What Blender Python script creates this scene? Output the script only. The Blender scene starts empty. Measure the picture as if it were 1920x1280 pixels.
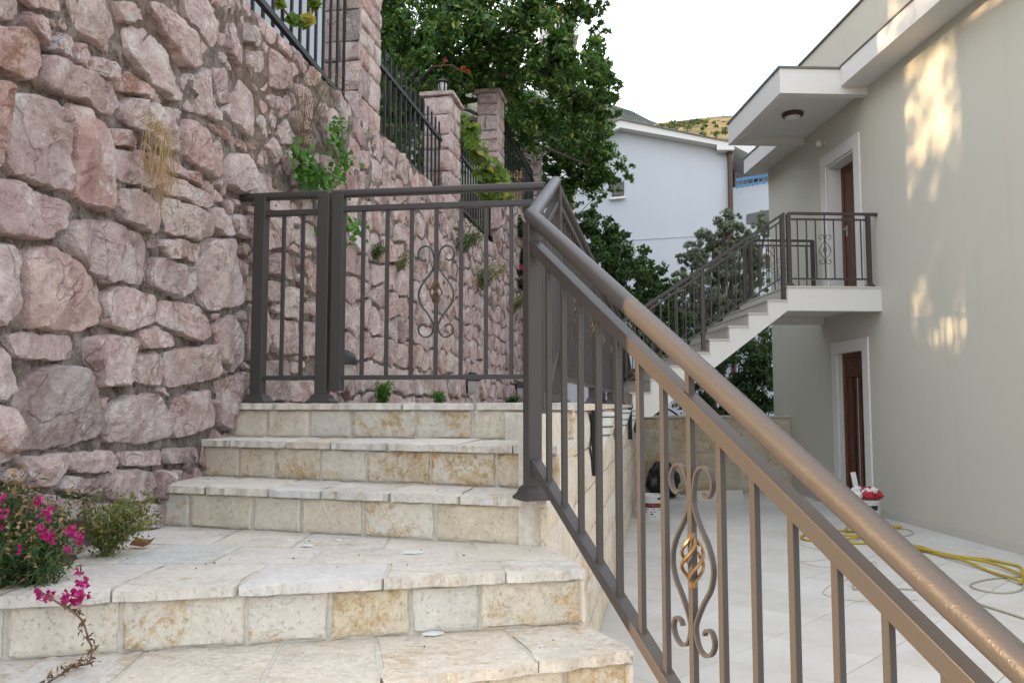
import bpy, bmesh, math, random
import numpy as np
from mathutils import Vector, Matrix, noise
R = math.radians
Z = Vector((0, 0, 1))
scene = bpy.context.scene
COL = scene.collection

# ------------------------------------------------------------------ camera, sky, sun, exposure
F, CX, CY = 1550.0, 960.0, 640.0            # focal length and centre of the photograph in its pixels
EYE = 1.40                                  # eye height over the paved yard
PITCH = math.atan(120.0 / F)
cam_d = bpy.data.cameras.new('camera')
cam_d.sensor_width = 36.0
cam_d.lens = 36.0 * F / 1920.0
cam_d.clip_start = 0.05
cam_d.clip_end = 6000.0
cam = bpy.data.objects.new('camera', cam_d)
COL.objects.link(cam)
cam.location = (0, 0, EYE)
cam.rotation_euler = (math.pi / 2 + PITCH, 0, 0)
scene.camera = cam

SUN_EL, SUN_H = R(16), Vector((-0.9327, -0.3607, 0))
SUN = (SUN_H * math.cos(SUN_EL) + Z * math.sin(SUN_EL)).normalized()
world = bpy.data.worlds.new('World')
scene.world = world
world.use_nodes = True
wn = world.node_tree
wn.nodes.clear()
sky = wn.nodes.new('ShaderNodeTexSky')
sky.sky_type = 'NISHITA'
sky.sun_disc = False
sky.sun_elevation = SUN_EL
sky.sun_rotation = math.atan2(SUN_H.x, SUN_H.y)
sky.air_density = 1.0
sky.dust_density = 1.5
tc = wn.nodes.new('ShaderNodeTexCoord')
nz = wn.nodes.new('ShaderNodeTexNoise')
nz.inputs['Scale'].default_value = 3.4
nz.inputs['Detail'].default_value = 6.0
nz.inputs['Roughness'].default_value = 0.55
rp = wn.nodes.new('ShaderNodeValToRGB')
rp.color_ramp.elements[0].position = 0.40
rp.color_ramp.elements[1].position = 0.58
rp.color_ramp.elements[0].color = (0.2, 0.2, 0.2, 1)
rp.color_ramp.elements[1].color = (0.95, 0.95, 0.95, 1)
mx = wn.nodes.new('ShaderNodeMix')
mx.data_type = 'RGBA'
mx.inputs[7].default_value = (5.45, 5.6, 5.75, 1)      # thin bright cloud over the whole sky
bg = wn.nodes.new('ShaderNodeBackground')
bg.inputs['Strength'].default_value = 0.10
wo = wn.nodes.new('ShaderNodeOutputWorld')
L = wn.links.new
L(tc.outputs['Generated'], nz.inputs['Vector'])
L(nz.outputs['Fac'], rp.inputs['Fac'])
L(rp.outputs['Color'], mx.inputs['Factor'])
L(sky.outputs['Color'], mx.inputs[6])
L(mx.outputs[2], bg.inputs['Color'])
L(bg.outputs['Background'], wo.inputs['Surface'])

sun_d = bpy.data.lights.new('sun', 'SUN')
sun_d.energy = 2.0
sun_d.angle = R(0.55)
sun_d.color = (1.0, 0.69, 0.38)
sun = bpy.data.objects.new('sun', sun_d)
COL.objects.link(sun)
sun.location = SUN * 60
sun.rotation_euler = (-SUN).to_track_quat('-Z', 'Y').to_euler()

vs = scene.view_settings
vs.view_transform = 'Standard'
vs.look = 'None'
vs.gamma = 1.0
vs.use_curve_mapping = False
vs.exposure = 2.30
scene.cycles.use_denoising = True
scene.cycles.max_bounces = 5
scene.cycles.diffuse_bounces = 3
scene.cycles.glossy_bounces = 2
scene.cycles.transmission_bounces = 3
scene.cycles.transparent_max_bounces = 8

# ------------------------------------------------------------------ photograph pixel -> direction -> point
SP, CP = math.sin(PITCH), math.cos(PITCH)
CAMP = Vector((0, 0, EYE))
def ray(px, py):
    x, y = (px - CX) / F, -(py - CY) / F
    return Vector((x, CP - y * SP, SP + y * CP))
def at_z(px, py, z):
    r = ray(px, py)
    return CAMP + r * ((z - EYE) / r.z)
def at_y(px, py, y):
    r = ray(px, py)
    return CAMP + r * (y / r.y)
def at_plane(px, py, p, n):
    r = ray(px, py)
    return CAMP + r * ((p - CAMP).dot(n) / r.dot(n))

# ------------------------------------------------------------------ object helpers
WLOC = {}
def finish(o, parent):
    COL.objects.link(o)
    if parent is not None:
        o.parent = parent
def thing(name, loc, label, cat, group=None, kind=None):
    o = bpy.data.objects.new(name, None)
    o.empty_display_size = 0.1
    COL.objects.link(o)
    o.location = loc
    WLOC[o.name] = Vector(loc)
    tag(o, label, cat, group, kind)
    return o
def tag(o, label=None, cat=None, group=None, kind=None):
    if label: o['label'] = label
    if cat: o['category'] = cat
    if group: o['group'] = group
    if kind: o['kind'] = kind
    return o
def base_of(parent):
    return WLOC.get(parent.name, Vector((0, 0, 0))) if parent is not None else Vector((0, 0, 0))

class MB:
    def __init__(s):
        s.v, s.f = [], []
    def add(s, vs, fs):
        o = len(s.v)
        s.v += [Vector(p) for p in vs]
        s.f += [tuple(i + o for i in f) for f in fs]
        return s
    def box(s, c, h, ax=None):
        c = Vector(c)
        ax = ax or (Vector((1, 0, 0)), Vector((0, 1, 0)), Z)
        vs = [c + ax[0] * h[0] * i + ax[1] * h[1] * j + ax[2] * h[2] * k for i in (-1, 1) for j in (-1, 1) for k in (-1, 1)]
        return s.add(vs, [(0, 1, 3, 2), (4, 6, 7, 5), (0, 4, 5, 1), (2, 3, 7, 6), (0, 2, 6, 4), (1, 5, 7, 3)])
    def beam(s, p, q, w, h, up=Z):
        p, q = Vector(p), Vector(q)
        d = q - p
        t = d.normalized()
        sd = t.cross(up)
        sd = sd.normalized() if sd.length > 1e-5 else Vector((1, 0, 0))
        u = sd.cross(t).normalized()
        return s.box((p + q) / 2, (d.length / 2, w / 2, h / 2), (t, sd, u))
    def vbar(s, p, z0, z1, w, t=None, ax=Vector((1, 0, 0))):
        ax = Vector((ax.x, ax.y, 0)).normalized()
        return s.box((p[0], p[1], (z0 + z1) / 2), (w / 2, (t or w) / 2, (z1 - z0) / 2), (ax, Vector((-ax.y, ax.x, 0)), Z))
    def tube(s, pts, r, n=8, cap=True):
        pts = [Vector(p) for p in pts]
        rs = r if isinstance(r, (list, tuple)) else [r] * len(pts)
        o = len(s.v)
        ref = None
        for i, p in enumerate(pts):
            a = pts[max(i - 1, 0)]
            b = pts[min(i + 1, len(pts) - 1)]
            t = (b - a).normalized()
            if ref is None:
                ref = t.cross(Z)
                if ref.length < 0.05: ref = t.cross(Vector((1, 0, 0)))
            ref = (ref - t * ref.dot(t)).normalized()
            b2 = t.cross(ref)
            for k in range(n):
                an = 2 * math.pi * k / n
                s.v.append(p + (ref * math.cos(an) + b2 * math.sin(an)) * rs[i])
        for i in range(len(pts) - 1):
            for k in range(n):
                a, b = o + i * n + k, o + i * n + (k + 1) % n
                s.f.append((a, b, b + n, a + n))
        if cap:
            s.f.append(tuple(o + k for k in range(n))[::-1])
            s.f.append(tuple(o + (len(pts) - 1) * n + k for k in range(n)))
        return s
    def lathe(s, prof, loc, n=24):
        loc = Vector(loc)
        o = len(s.v)
        for r, z in prof:
            for k in range(n):
                a = 2 * math.pi * k / n
                s.v.append(loc + Vector((r * math.cos(a), r * math.sin(a), z)))
        for i in range(len(prof) - 1):
            for k in range(n):
                a, b = o + i * n + k, o + i * n + (k + 1) % n
                s.f.append((a, b, b + n, a + n))
        s.f.append(tuple(o + k for k in range(n))[::-1])
        s.f.append(tuple(o + (len(prof) - 1) * n + k for k in range(n)))
        return s
    def prism(s, poly, z0, z1):
        n = len(poly)
        vs = [(p[0], p[1], z0) for p in poly] + [(p[0], p[1], z1) for p in poly]
        fs = [tuple(range(n))[::-1], tuple(range(n, 2 * n))] + [(i, (i + 1) % n, n + (i + 1) % n, n + i) for i in range(n)]
        return s.add(vs, fs)
    def slab(s, poly3, off):
        """closed solid: a planar polygon of 3-D points swept along a vector"""
        n = len(poly3)
        off = Vector(off)
        vs = [Vector(p) for p in poly3] + [Vector(p) + off for p in poly3]
        fs = [tuple(range(n))[::-1], tuple(range(n, 2 * n))] + [(i, (i + 1) % n, n + (i + 1) % n, n + i) for i in range(n)]
        return s.add(vs, fs)
    def build(s, name, mat, parent=None, smooth=False, fix=True, bevel=0.0, seg=2, sharp=40):
        b = base_of(parent)
        me = bpy.data.meshes.new(name)
        me.from_pydata([p - b for p in s.v], [], s.f)
        if fix or bevel:
            bm = bmesh.new()
            bm.from_mesh(me)
            bmesh.ops.recalc_face_normals(bm, faces=bm.faces)
            if bevel:
                es = [e for e in bm.edges if len(e.link_faces) == 2 and e.calc_face_angle(0) > 0.5]
                bmesh.ops.bevel(bm, geom=es, offset=bevel, segments=seg, profile=0.5, affect='EDGES', clamp_overlap=True)
            bm.to_mesh(me)
            bm.free()
        if smooth:
            me.polygons.foreach_set('use_smooth', [True] * len(me.polygons))
            me.set_sharp_from_angle(angle=R(sharp))
        me.materials.append(mat)
        o = bpy.data.objects.new(name, me)
        finish(o, parent)
        WLOC[o.name] = b
        return o

def catmull(pts, n=6):
    pts = [Vector(p) for p in pts]
    out = []
    for i in range(len(pts) - 1):
        p0, p1, p2, p3 = pts[max(i - 1, 0)], pts[i], pts[i + 1], pts[min(i + 2, len(pts) - 1)]
        for k in range(n):
            t = k / n
            out.append(0.5 * ((2 * p1) + (p2 - p0) * t + (2 * p0 - 5 * p1 + 4 * p2 - p3) * t * t + (3 * p1 - p0 - 3 * p2 + p3) * t ** 3))
    out.append(pts[-1])
    return out

def panel(name, c, nrm, t, mat, parent, nx=6, ny=4, seed=0, rough=0.003, edge=0.006, rnd=0.35, smooth=False):
    """one stone piece: four corners c00 c10 c11 c01 of its face plane, proud by t along nrm, hewn face and uneven rim"""
    c00, c10, c11, c01 = [Vector(p) for p in c]
    nrm = Vector(nrm).normalized()
    so = Vector((seed * 3.17 % 91, seed * 7.31 % 83, seed * 1.93 % 77))
    V, Fc = [], []
    wl = max((c10 - c00).length, 1e-4)
    hl = max((c01 - c00).length, 1e-4)
    uu, vv = (c10 - c00) / wl, (c01 - c00) / hl
    def pt(i, j):
        a, b = i / nx, j / ny
        # denser loops next to the rim
        a = a + 0.10 * math.sin(2 * math.pi * a) * -1 if nx > 3 else a
        b = b + 0.10 * math.sin(2 * math.pi * b) * -1 if ny > 3 else b
        p = (c00 * (1 - a) + c10 * a) * (1 - b) + (c01 * (1 - a) + c11 * a) * b
        rim = i in (0, nx) or j in (0, ny)
        q = p * 11 + so
        h = t + rough * (noise.noise(q) * 1.2 + 0.7 * noise.noise(q * 2.7))
        if rim:
            h -= t * rnd + edge * 0.4 * abs(noise.noise(q * 3.1))
            if i in (0, nx): p = p + uu * edge * noise.noise(q * 2.3 + Vector((5, 0, 0)))
            if j in (0, ny): p = p + vv * edge * noise.noise(q * 2.3 + Vector((0, 9, 0)))
        return p + nrm * h
    for j in range(ny + 1):
        for i in range(nx + 1):
            V.append(pt(i, j))
    for j in range(ny):
        for i in range(nx):
            a = j * (nx + 1) + i
            Fc.append((a, a + 1, a + nx + 2, a + nx + 1))
    rimi = [i for i in range(nx + 1)] + [(nx + 1) * j + nx for j in range(1, ny + 1)] + [ny * (nx + 1) + i for i in range(nx - 1, -1, -1)] + [(nx + 1) * j for j in range(ny - 1, 0, -1)]
    o = len(V)
    for i in rimi:
        p = V[i]
        h = (p - c00).dot(nrm)
        V.append(p - nrm * h)
    m = len(rimi)
    for k in range(m):
        Fc.append((rimi[k], o + k, o + (k + 1) % m, rimi[(k + 1) % m]))
    Fc.append(tuple(o + k for k in range(m)))
    mb = MB()
    mb.v, mb.f = V, Fc
    return mb.build(name, mat, parent, smooth=smooth)

# ------------------------------------------------------------------ materials
MATS = {}
class NT:
    def __init__(s, name):
        s.m = bpy.data.materials.new(name)
        s.m.use_nodes = True
        s.t = s.m.node_tree
        s.t.nodes.clear()
        s.out = s.t.nodes.new('ShaderNodeOutputMaterial')
        s.b = s.t.nodes.new('ShaderNodeBsdfPrincipled')
        s.t.links.new(s.b.outputs[0], s.out.inputs[0])
        MATS[name] = s.m
    def n(s, ty, **kw):
        nd = s.t.nodes.new(ty)
        for k, v in kw.items():
            setattr(nd, k, v)
        return nd
    def l(s, a, b):
        s.t.links.new(a, b)
    def co(s, scale=(1, 1, 1), rnd=True, rot=(0, 0, 0)):
        c = s.n('ShaderNodeTexCoord')
        mp = s.n('ShaderNodeMapping')
        mp.inputs['Scale'].default_value = scale
        mp.inputs['Rotation'].default_value = rot
        s.l(c.outputs['Object'], mp.inputs['Vector'])
        if rnd:
            oi = s.n('ShaderNodeObjectInfo')
            ml = s.n('ShaderNodeVectorMath', operation='MULTIPLY')
            ml.inputs[1].default_value = (37, 53, 71)
            s.l(oi.outputs['Random'], ml.inputs[0])
            s.l(ml.outputs[0], mp.inputs['Location'])
        return mp.outputs[0]
    def noise(s, vec, scale, detail=4, rough=0.55, dist=0.0):
        nd = s.n('ShaderNodeTexNoise')
        nd.inputs['Scale'].default_value = scale
        nd.inputs['Detail'].default_value = detail
        nd.inputs['Roughness'].default_value = rough
        nd.inputs['Distortion'].default_value = dist
        s.l(vec, nd.inputs['Vector'])
        return nd.outputs['Fac']
    def ramp(s, fac, stops, interp='LINEAR'):
        nd = s.n('ShaderNodeValToRGB')
        cr = nd.color_ramp
        cr.interpolation = interp
        while len(cr.elements) < len(stops):
            cr.elements.new(0.5)
        for e, (p, c) in zip(cr.elements, stops):
            e.position = p
            e.color = (*c, 1) if len(c) == 3 else c
        s.l(fac, nd.inputs['Fac'])
        return nd.outputs['Color']
    def val(s, fac, a, b):
        return s.ramp(fac, [(a, (0, 0, 0)), (b, (1, 1, 1))])
    def mix(s, fac, a, b, mode='MIX'):
        nd = s.n('ShaderNodeMix', data_type='RGBA', blend_type=mode)
        for sock, v in ((nd.inputs[0], fac), (nd.inputs[6], a), (nd.inputs[7], b)):
            if isinstance(v, (int, float)): sock.default_value = v
            elif isinstance(v, tuple): sock.default_value = (*v, 1)
            else: s.l(v, sock)
        return nd.outputs[2]
    def math(s, op, a, b=0.0):
        nd = s.n('ShaderNodeMath', operation=op)
        for sock, v in ((nd.inputs[0], a), (nd.inputs[1], b)):
            if isinstance(v, (int, float)): sock.default_value = v
            else: s.l(v, sock)
        return nd.outputs[0]
    def rand(s):
        return s.n('ShaderNodeObjectInfo').outputs['Random']
    def island(s):
        return s.n('ShaderNodeNewGeometry').outputs['Random Per Island']
    def bump(s, h, strength=0.4, dist=0.01):
        nd = s.n('ShaderNodeBump')
        nd.inputs['Strength'].default_value = strength
        nd.inputs['Distance'].default_value = dist
        s.l(h, nd.inputs['Height'])
        s.l(nd.outputs[0], s.b.inputs['Normal'])
    def set(s, color=None, rough=0.8, metal=0.0, spec=0.3):
        if isinstance(color, tuple): s.b.inputs['Base Color'].default_value = (*color, 1)
        elif color is not None: s.l(color, s.b.inputs['Base Color'])
        if isinstance(rough, (int, float)): s.b.inputs['Roughness'].default_value = rough
        else: s.l(rough, s.b.inputs['Roughness'])
        s.b.inputs['Metallic'].default_value = metal
        s.b.inputs['Specular IOR Level'].default_value = spec
        return s.m

def m_rubble(name, tint=(1, 1, 1), rust=0.60):
    t = NT(name)
    v = t.co()
    r = t.rand()
    n1 = t.noise(v, 4.6, 6, 0.72, 0.15)
    c = t.ramp(n1, [(0.28, (0.30, 0.215, 0.217)), (0.42, (0.47, 0.375, 0.378)), (0.54, (0.58, 0.495, 0.50)), (0.68, (0.68, 0.63, 0.632))])
    tone = t.ramp(r, [(0.0, (0.74, 0.76, 0.75)), (0.16, (1.02, 0.93, 0.91)), (0.34, (1.20, 1.23, 1.20)), (0.50, (0.96, 0.76, 0.70)), (0.66, (1.10, 1.06, 1.03)), (0.82, (0.82, 0.72, 0.71)), (1.0, (1.16, 1.15, 1.11))])
    c = t.mix(1.0, c, tone, 'MULTIPLY')
    n3 = t.noise(v, 42, 5, 0.75)
    n3b = t.noise(v, 120, 3, 0.7)
    # rust brown crust
    n2 = t.noise(v, 3.4, 7, 0.74, 0.2)
    r2 = t.math('FRACT', t.math('MULTIPLY', r, 23.7))
    k2 = t.math('ADD', n2, t.math('MULTIPLY', t.math('SUBTRACT', r2, 0.5), 0.16))
    rm = t.math('MULTIPLY', t.val(k2, rust, rust + 0.05), 0.8)
    c = t.mix(rm, c, t.ramp(n3, [(0.3, (0.22, 0.10, 0.065)), (0.7, (0.42, 0.26, 0.20))]))
    # chalky bruises
    n4 = t.noise(v, 5.2, 8, 0.78, 0.25)
    vm = t.math('MULTIPLY', t.val(n4, 0.505, 0.59), t.val(n3, 0.34, 0.56))
    c = t.mix(t.math('MULTIPLY', vm, 0.85), c, (0.74, 0.71, 0.70))
    dk = t.val(t.noise(v, 8.0, 7, 0.78), 0.56, 0.66)
    c = t.mix(t.math('MULTIPLY', dk, 0.42), c, (0.24, 0.155, 0.152))
    # hairline cracks
    n5 = t.noise(v, 2.2, 4, 0.55, 0.5)
    ck = t.ramp(n5, [(0.491, (0, 0, 0)), (0.498, (1, 1, 1)), (0.505, (0, 0, 0))])
    c = t.mix(t.math('MULTIPLY', ck, 0.5), c, (0.12, 0.075, 0.07))
    c = t.mix(t.math('MULTIPLY', t.val(n3, 0.52, 0.70), 0.40), c, (0.27, 0.19, 0.19))
    c = t.mix(t.math('MULTIPLY', t.val(n3b, 0.55, 0.70), 0.38), c, (0.22, 0.155, 0.155))
    c = t.mix(1.0, c, tint, 'MULTIPLY')
    n6 = t.noise(v, 13, 7, 0.74)
    h = t.math('ADD', t.math('MULTIPLY', n4, 1.1), t.math('ADD', t.math('MULTIPLY', n3, 0.5), n6))
    h = t.math('SUBTRACT', h, t.math('MULTIPLY', ck, 0.3))
    t.bump(h, 1.0, 0.036)
    return t.set(c, 0.85, 0, 0.2)
m_rubble('rubble', (1.13, 1.115, 1.11), rust=0.60)
m_rubble('rubble_grey', (1.08, 1.11, 1.10), rust=0.70)

t = NT('mortar')
v = t.co(rnd=False)
n1 = t.noise(v, 16, 8, 0.78)
c = t.ramp(n1, [(0.36, (0.05, 0.039, 0.034)), (0.48, (0.20, 0.17, 0.155)), (0.68, (0.45, 0.41, 0.38))])
n0 = t.noise(v, 1.3, 4)
c = t.mix(t.math('MULTIPLY', t.val(n0, 0.5, 0.7), 0.5), c, (0.19, 0.125, 0.10))
t.bump(t.math('ADD', n1, t.math('MULTIPLY', t.noise(v, 45, 4, 0.7), 0.6)), 1.0, 0.025)
t.set(c, 0.95, 0, 0.1)

def m_lime(name, white, ochre_amt, lo=0.52, streak=False):
    t = NT(name)
    v = t.co()
    r = t.rand()
    n1 = t.noise(v, 6, 8, 0.66)
    base = t.ramp(n1, [(0.25, tuple(x * 0.82 for x in white)), (0.52, white), (0.8, tuple(min(x * 1.12, 0.8) for x in white))])
    tone = t.ramp(r, [(0.0, (1, 1, 1)), (0.25, (0.97, 0.92, 0.84)), (0.45, (1.03, 1.02, 1.0)), (0.62, (0.96, 0.89, 0.78)), (0.78, (1.02, 1.01, 1.0)), (0.9, (0.90, 0.93, 0.96)), (1.0, (1, 0.96, 0.90))])
    base = t.mix(1.0, base, tone, 'MULTIPLY')
    n2 = t.noise(v, 8.5, 10, 0.78, 0.6)
    big = t.noise(v, 2.6, 3, 0.5)
    k = t.math('ADD', n2, t.math('MULTIPLY', t.math('SUBTRACT', big, 0.5), 0.55))
    r2 = t.math('FRACT', t.math('MULTIPLY', r, 17.3))
    k = t.math('ADD', k, t.math('MULTIPLY', t.math('SUBTRACT', r2, 0.6), 0.20))
    om = t.math('MULTIPLY', t.val(k, lo, lo + 0.07), t.math('ADD', t.math('MULTIPLY', t.val(t.noise(v, 30, 6, 0.78), 0.40, 0.56), 0.8), 0.2))
    oc = t.ramp(t.noise(v, 26, 6, 0.7), [(0.3, (0.25, 0.13, 0.04)), (0.5, (0.42, 0.27, 0.10)), (0.72, (0.55, 0.44, 0.26))])
    c = t.mix(t.math('MULTIPLY', om, ochre_amt), base, oc)
    if streak:
        s2 = t.noise(t.co((2.2, 9, 1), rot=(0, 0, 0.35)), 3.0, 9, 0.75, 1.2)
        sm = t.ramp(s2, [(0.53, (0, 0, 0)), (0.575, (0.8, 0.8, 0.8)), (0.62, (0, 0, 0))])
        c = t.mix(t.math('MULTIPLY', t.math('MULTIPLY', sm, t.val(big, 0.40, 0.60)), 0.75), c, (0.36, 0.25, 0.13))
    gm = t.val(t.noise(v, 3.1, 6, 0.65), 0.60, 0.72)
    c = t.mix(t.math('MULTIPLY', gm, 0.30), c, (0.27, 0.285, 0.295))
    fg = t.noise(v, 48, 6, 0.78)
    c = t.mix(t.math('MULTIPLY', t.val(fg, 0.50, 0.64), 0.35), c, tuple(min(x * 1.25, 0.78) for x in white))
    pit = t.val(t.noise(v, 75, 5, 0.75), 0.56, 0.70)
    c = t.mix(t.math('MULTIPLY', pit, 0.20 if streak else 0.26), c, (0.32, 0.25, 0.16))
    h = t.math('SUBTRACT', t.math('ADD', n2, t.math('MULTIPLY', t.noise(v, 35, 8, 0.7), 0.6)), t.math('MULTIPLY', pit, 0.45))
    t.bump(h, 0.7, 0.007)
    return t.set(c, 0.8, 0, 0.25)
m_lime('limestone_riser', (0.615, 0.575, 0.50), 0.85, 0.505)
m_lime('limestone_tread', (0.625, 0.60, 0.565), 0.60, 0.565, streak=True)
m_lime('limestone_wall', (0.60, 0.565, 0.51), 0.70, 0.54)
m_lime('limestone_far', (0.54, 0.49, 0.40), 0.85, 0.50)

t = NT('joint_mortar')
v = t.co(rnd=False)
n1 = t.noise(v, 30, 6, 0.65)
t.bump(n1, 0.6, 0.006)
t.set(t.ramp(n1, [(0.3, (0.46, 0.425, 0.37)), (0.7, (0.64, 0.60, 0.535))]), 0.95, 0, 0.1)

def m_paint(name, col, rough=0.42, metal=0.35, relief=False):
    t = NT(name)
    v = t.co(rnd=False)
    n1 = t.noise(v, 260, 3, 0.6)
    n2 = t.noise(v, 5, 4)
    c = t.mix(t.math('MULTIPLY', n2, 0.5), col, tuple(x * 0.78 for x in col))
    c = t.mix(t.math('MULTIPLY', t.val(n1, 0.60, 0.74), 0.35), c, tuple(min(x * 1.6, 1) for x in col))
    h = t.math('MULTIPLY', n1, 0.25)
    if relief:
        vv = t.n('ShaderNodeTexVoronoi', feature='SMOOTH_F1')
        vv.inputs['Scale'].default_value = 170
        t.l(v, vv.inputs['Vector'])
        band = t.val(t.noise(v, 60, 3, 0.6, 1.5), 0.54, 0.58)
        h = t.math('ADD', h, t.math('MULTIPLY', t.math('MULTIPLY', vv.outputs['Distance'], band), 1.2))
    t.bump(h, 0.22, 0.003)
    return t.set(c, rough, metal, 0.32)
m_paint('bronze_paint', (0.062, 0.056, 0.0545), 0.45, 0.15)
m_paint('bronze_tube', (0.068, 0.061, 0.059), 0.42, 0.15, relief=True)
m_paint('black_iron', (0.022, 0.024, 0.027), 0.5, 0.3)
m_paint('gold_paint', (0.21, 0.135, 0.06), 0.38, 0.7)
m_paint('brown_metal', (0.075, 0.045, 0.032), 0.4, 0.2)

def m_plaster(name, col, scale=160, amt=0.18, rough=0.9, stain=0.06):
    t = NT(name)
    v = t.co(rnd=False)
    n1 = t.noise(v, scale, 3, 0.6)
    n2 = t.noise(v, 0.9, 5, 0.6)
    n3 = t.noise(t.co((5, 5, 0.5), rnd=False), 1.2, 5, 0.6)
    c = t.mix(t.math('MULTIPLY', t.val(n2, 0.35, 0.7), stain * 2), col, tuple(x * 0.86 for x in col))
    c = t.mix(t.math('MULTIPLY', t.val(n3, 0.55, 0.75), stain), c, tuple(x * 0.6 for x in col))
    t.bump(n1, amt, 0.004)
    return t.set(c, rough, 0, 0.2)
m_plaster('plaster_sage', (0.530, 0.522, 0.460), stain=0.12)
m_plaster('plaster_white', (0.64, 0.635, 0.625), stain=0.04)
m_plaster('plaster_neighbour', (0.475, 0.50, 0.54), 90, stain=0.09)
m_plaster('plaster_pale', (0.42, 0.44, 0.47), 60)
m_plaster('plaster_cream', (0.55, 0.48, 0.38), 60)
m_plaster('marble_white', (0.64, 0.63, 0.61), 12, 0.05, 0.45, stain=0.08)
m_plaster('marble_edge', (0.50, 0.48, 0.44), 30, 0.1, 0.5, stain=0.15)
m_plaster('riser_grey', (0.55, 0.53, 0.49), 30, 0.1, 0.6, stain=0.3)
m_plaster('flashing', (0.17, 0.155, 0.14), 30, 0.05, 0.5)
m_plaster('roof_tile_far', (0.36, 0.16, 0.10), 20, 0.3)
m_plaster('blue_paint', (0.12, 0.30, 0.55), 40, 0.05, 0.5)
m_plaster('white_plastic', (0.58, 0.58, 0.57), 14, 0.08, 0.35, stain=0.18)
m_plaster('dark_plastic', (0.03, 0.03, 0.032), 60, 0.1, 0.35)
m_plaster('grey_plastic', (0.36, 0.365, 0.365), 40, 0.05, 0.4)
m_plaster('red_plastic', (0.42, 0.03, 0.05), 40, 0.05, 0.35)
m_plaster('red_print', (0.55, 0.10, 0.07), 40, 0.02, 0.5)
m_plaster('offcut_stone', (0.52, 0.50, 0.46), 30, 0.2)
m_plaster('hose_yellow', (0.42, 0.31, 0.04), 50, 0.1, 0.45, stain=0.25)
m_plaster('cable_grey', (0.33, 0.33, 0.26), 50, 0.1, 0.5)
m_plaster('wire_brown', (0.40, 0.30, 0.24), 50, 0.1, 0.6)
m_plaster('soil', (0.11, 0.085, 0.06), 40, 1.0, 0.95, stain=0.4)
m_plaster('straw', (0.36, 0.25, 0.13), 60, 0.1)
m_plaster('stem_green', (0.14, 0.17, 0.06), 60, 0.1)
m_plaster('stem_brown', (0.17, 0.11, 0.075), 60, 0.2)
m_plaster('twig', (0.20, 0.155, 0.115), 60, 0.3)
m_plaster('dry_leaf', (0.33, 0.18, 0.085), 20, 0.6, 0.8, stain=0.4)
m_plaster('ground_earth', (0.20, 0.17, 0.12), 3, 0.4, 0.95, stain=0.4)

t = NT('bark')
v = t.co((6, 6, 1.5))
n1 = t.noise(v, 5, 6, 0.65)
t.bump(n1, 0.9, 0.02)
t.set(t.ramp(n1, [(0.3, (0.05, 0.04, 0.032)), (0.7, (0.17, 0.14, 0.115))]), 0.95, 0, 0.1)

t = NT('wood_brown')
v = t.co((14, 14, 0.9))
n1 = t.noise(v, 4, 5, 0.6, 0.6)
t.bump(n1, 0.15, 0.002)
t.set(t.ramp(n1, [(0.3, (0.055, 0.016, 0.008)), (0.7, (0.15, 0.055, 0.028))]), 0.38, 0, 0.4)

t = NT('dark_glass')
t.set((0.025, 0.028, 0.03), 0.06, 0, 0.6)
t = NT('frosted_glass')
t.b.inputs['Transmission Weight'].default_value = 0.25
t.set((0.74, 0.78, 0.77), 0.35, 0, 0.5)
t = NT('lantern_glass')
t.set((0.42, 0.43, 0.42), 0.15, 0, 0.5)
t = NT('plastic_film')
t.b.inputs['Transmission Weight'].default_value = 0.0
t.set((0.68, 0.69, 0.70), 0.18, 0, 0.6)
t = NT('bin_liner')
v = t.co(rnd=False)
t.bump(t.noise(v, 16, 5, 0.6, 1.0), 0.8, 0.02)
t.set((0.012, 0.012, 0.014), 0.28, 0, 0.6)

t = NT('floor_tile')
v = t.co()
n1 = t.noise(v, 1.6, 7, 0.62, 0.8)
c = t.ramp(n1, [(0.3, (0.47, 0.452, 0.425)), (0.5, (0.535, 0.525, 0.508)), (0.72, (0.575, 0.57, 0.56))])
tone = t.ramp(t.rand(), [(0, (0.95, 0.945, 0.93)), (0.5, (1.0, 1.0, 1.0)), (1, (1.03, 1.03, 1.04))])
c = t.mix(1.0, c, tone, 'MULTIPLY')
d = t.noise(t.co(rnd=False), 0.8, 6, 0.65)
c = t.mix(t.math('MULTIPLY', t.val(d, 0.48, 0.72), 0.32), c, (0.38, 0.345, 0.29))
sp = t.val(t.noise(t.co(rnd=False), 75, 2), 0.70, 0.76)
c = t.mix(t.math('MULTIPLY', sp, 0.3), c, (0.30, 0.27, 0.22))
t.bump(t.noise(v, 50, 4), 0.12, 0.003)
t.set(c, 0.55, 0, 0.35)

def m_leaf(name, dark, light, yellow=None, ypos=0.93, trans=0.35, rough=0.5):
    t = NT(name)
    r = t.island()
    stops = [(0.0, dark), (0.6, tuple((a + b) / 2 for a, b in zip(dark, light))), (0.88, light)]
    if yellow: stops.append((ypos, yellow))
    c = t.ramp(r, stops)
    t.set(c, rough, 0, 0.35)
    tr = t.n('ShaderNodeBsdfTranslucent')
    t.l(t.mix(1.0, c, (1.5, 1.6, 0.7), 'MULTIPLY'), tr.inputs['Color'])
    ms = t.n('ShaderNodeMixShader')
    ms.inputs[0].default_value = trans
    t.l(t.b.outputs[0], ms.inputs[1]); t.l(tr.outputs[0], ms.inputs[2])
    t.l(ms.outputs[0], t.out.inputs[0])
    return t.m
m_leaf('leaf_citrus', (0.022, 0.058, 0.016), (0.12, 0.23, 0.055), (0.30, 0.36, 0.10), 0.955)
m_leaf('leaf_hedge', (0.018, 0.045, 0.016), (0.085, 0.16, 0.045), (0.17, 0.21, 0.07), 0.96)
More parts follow.
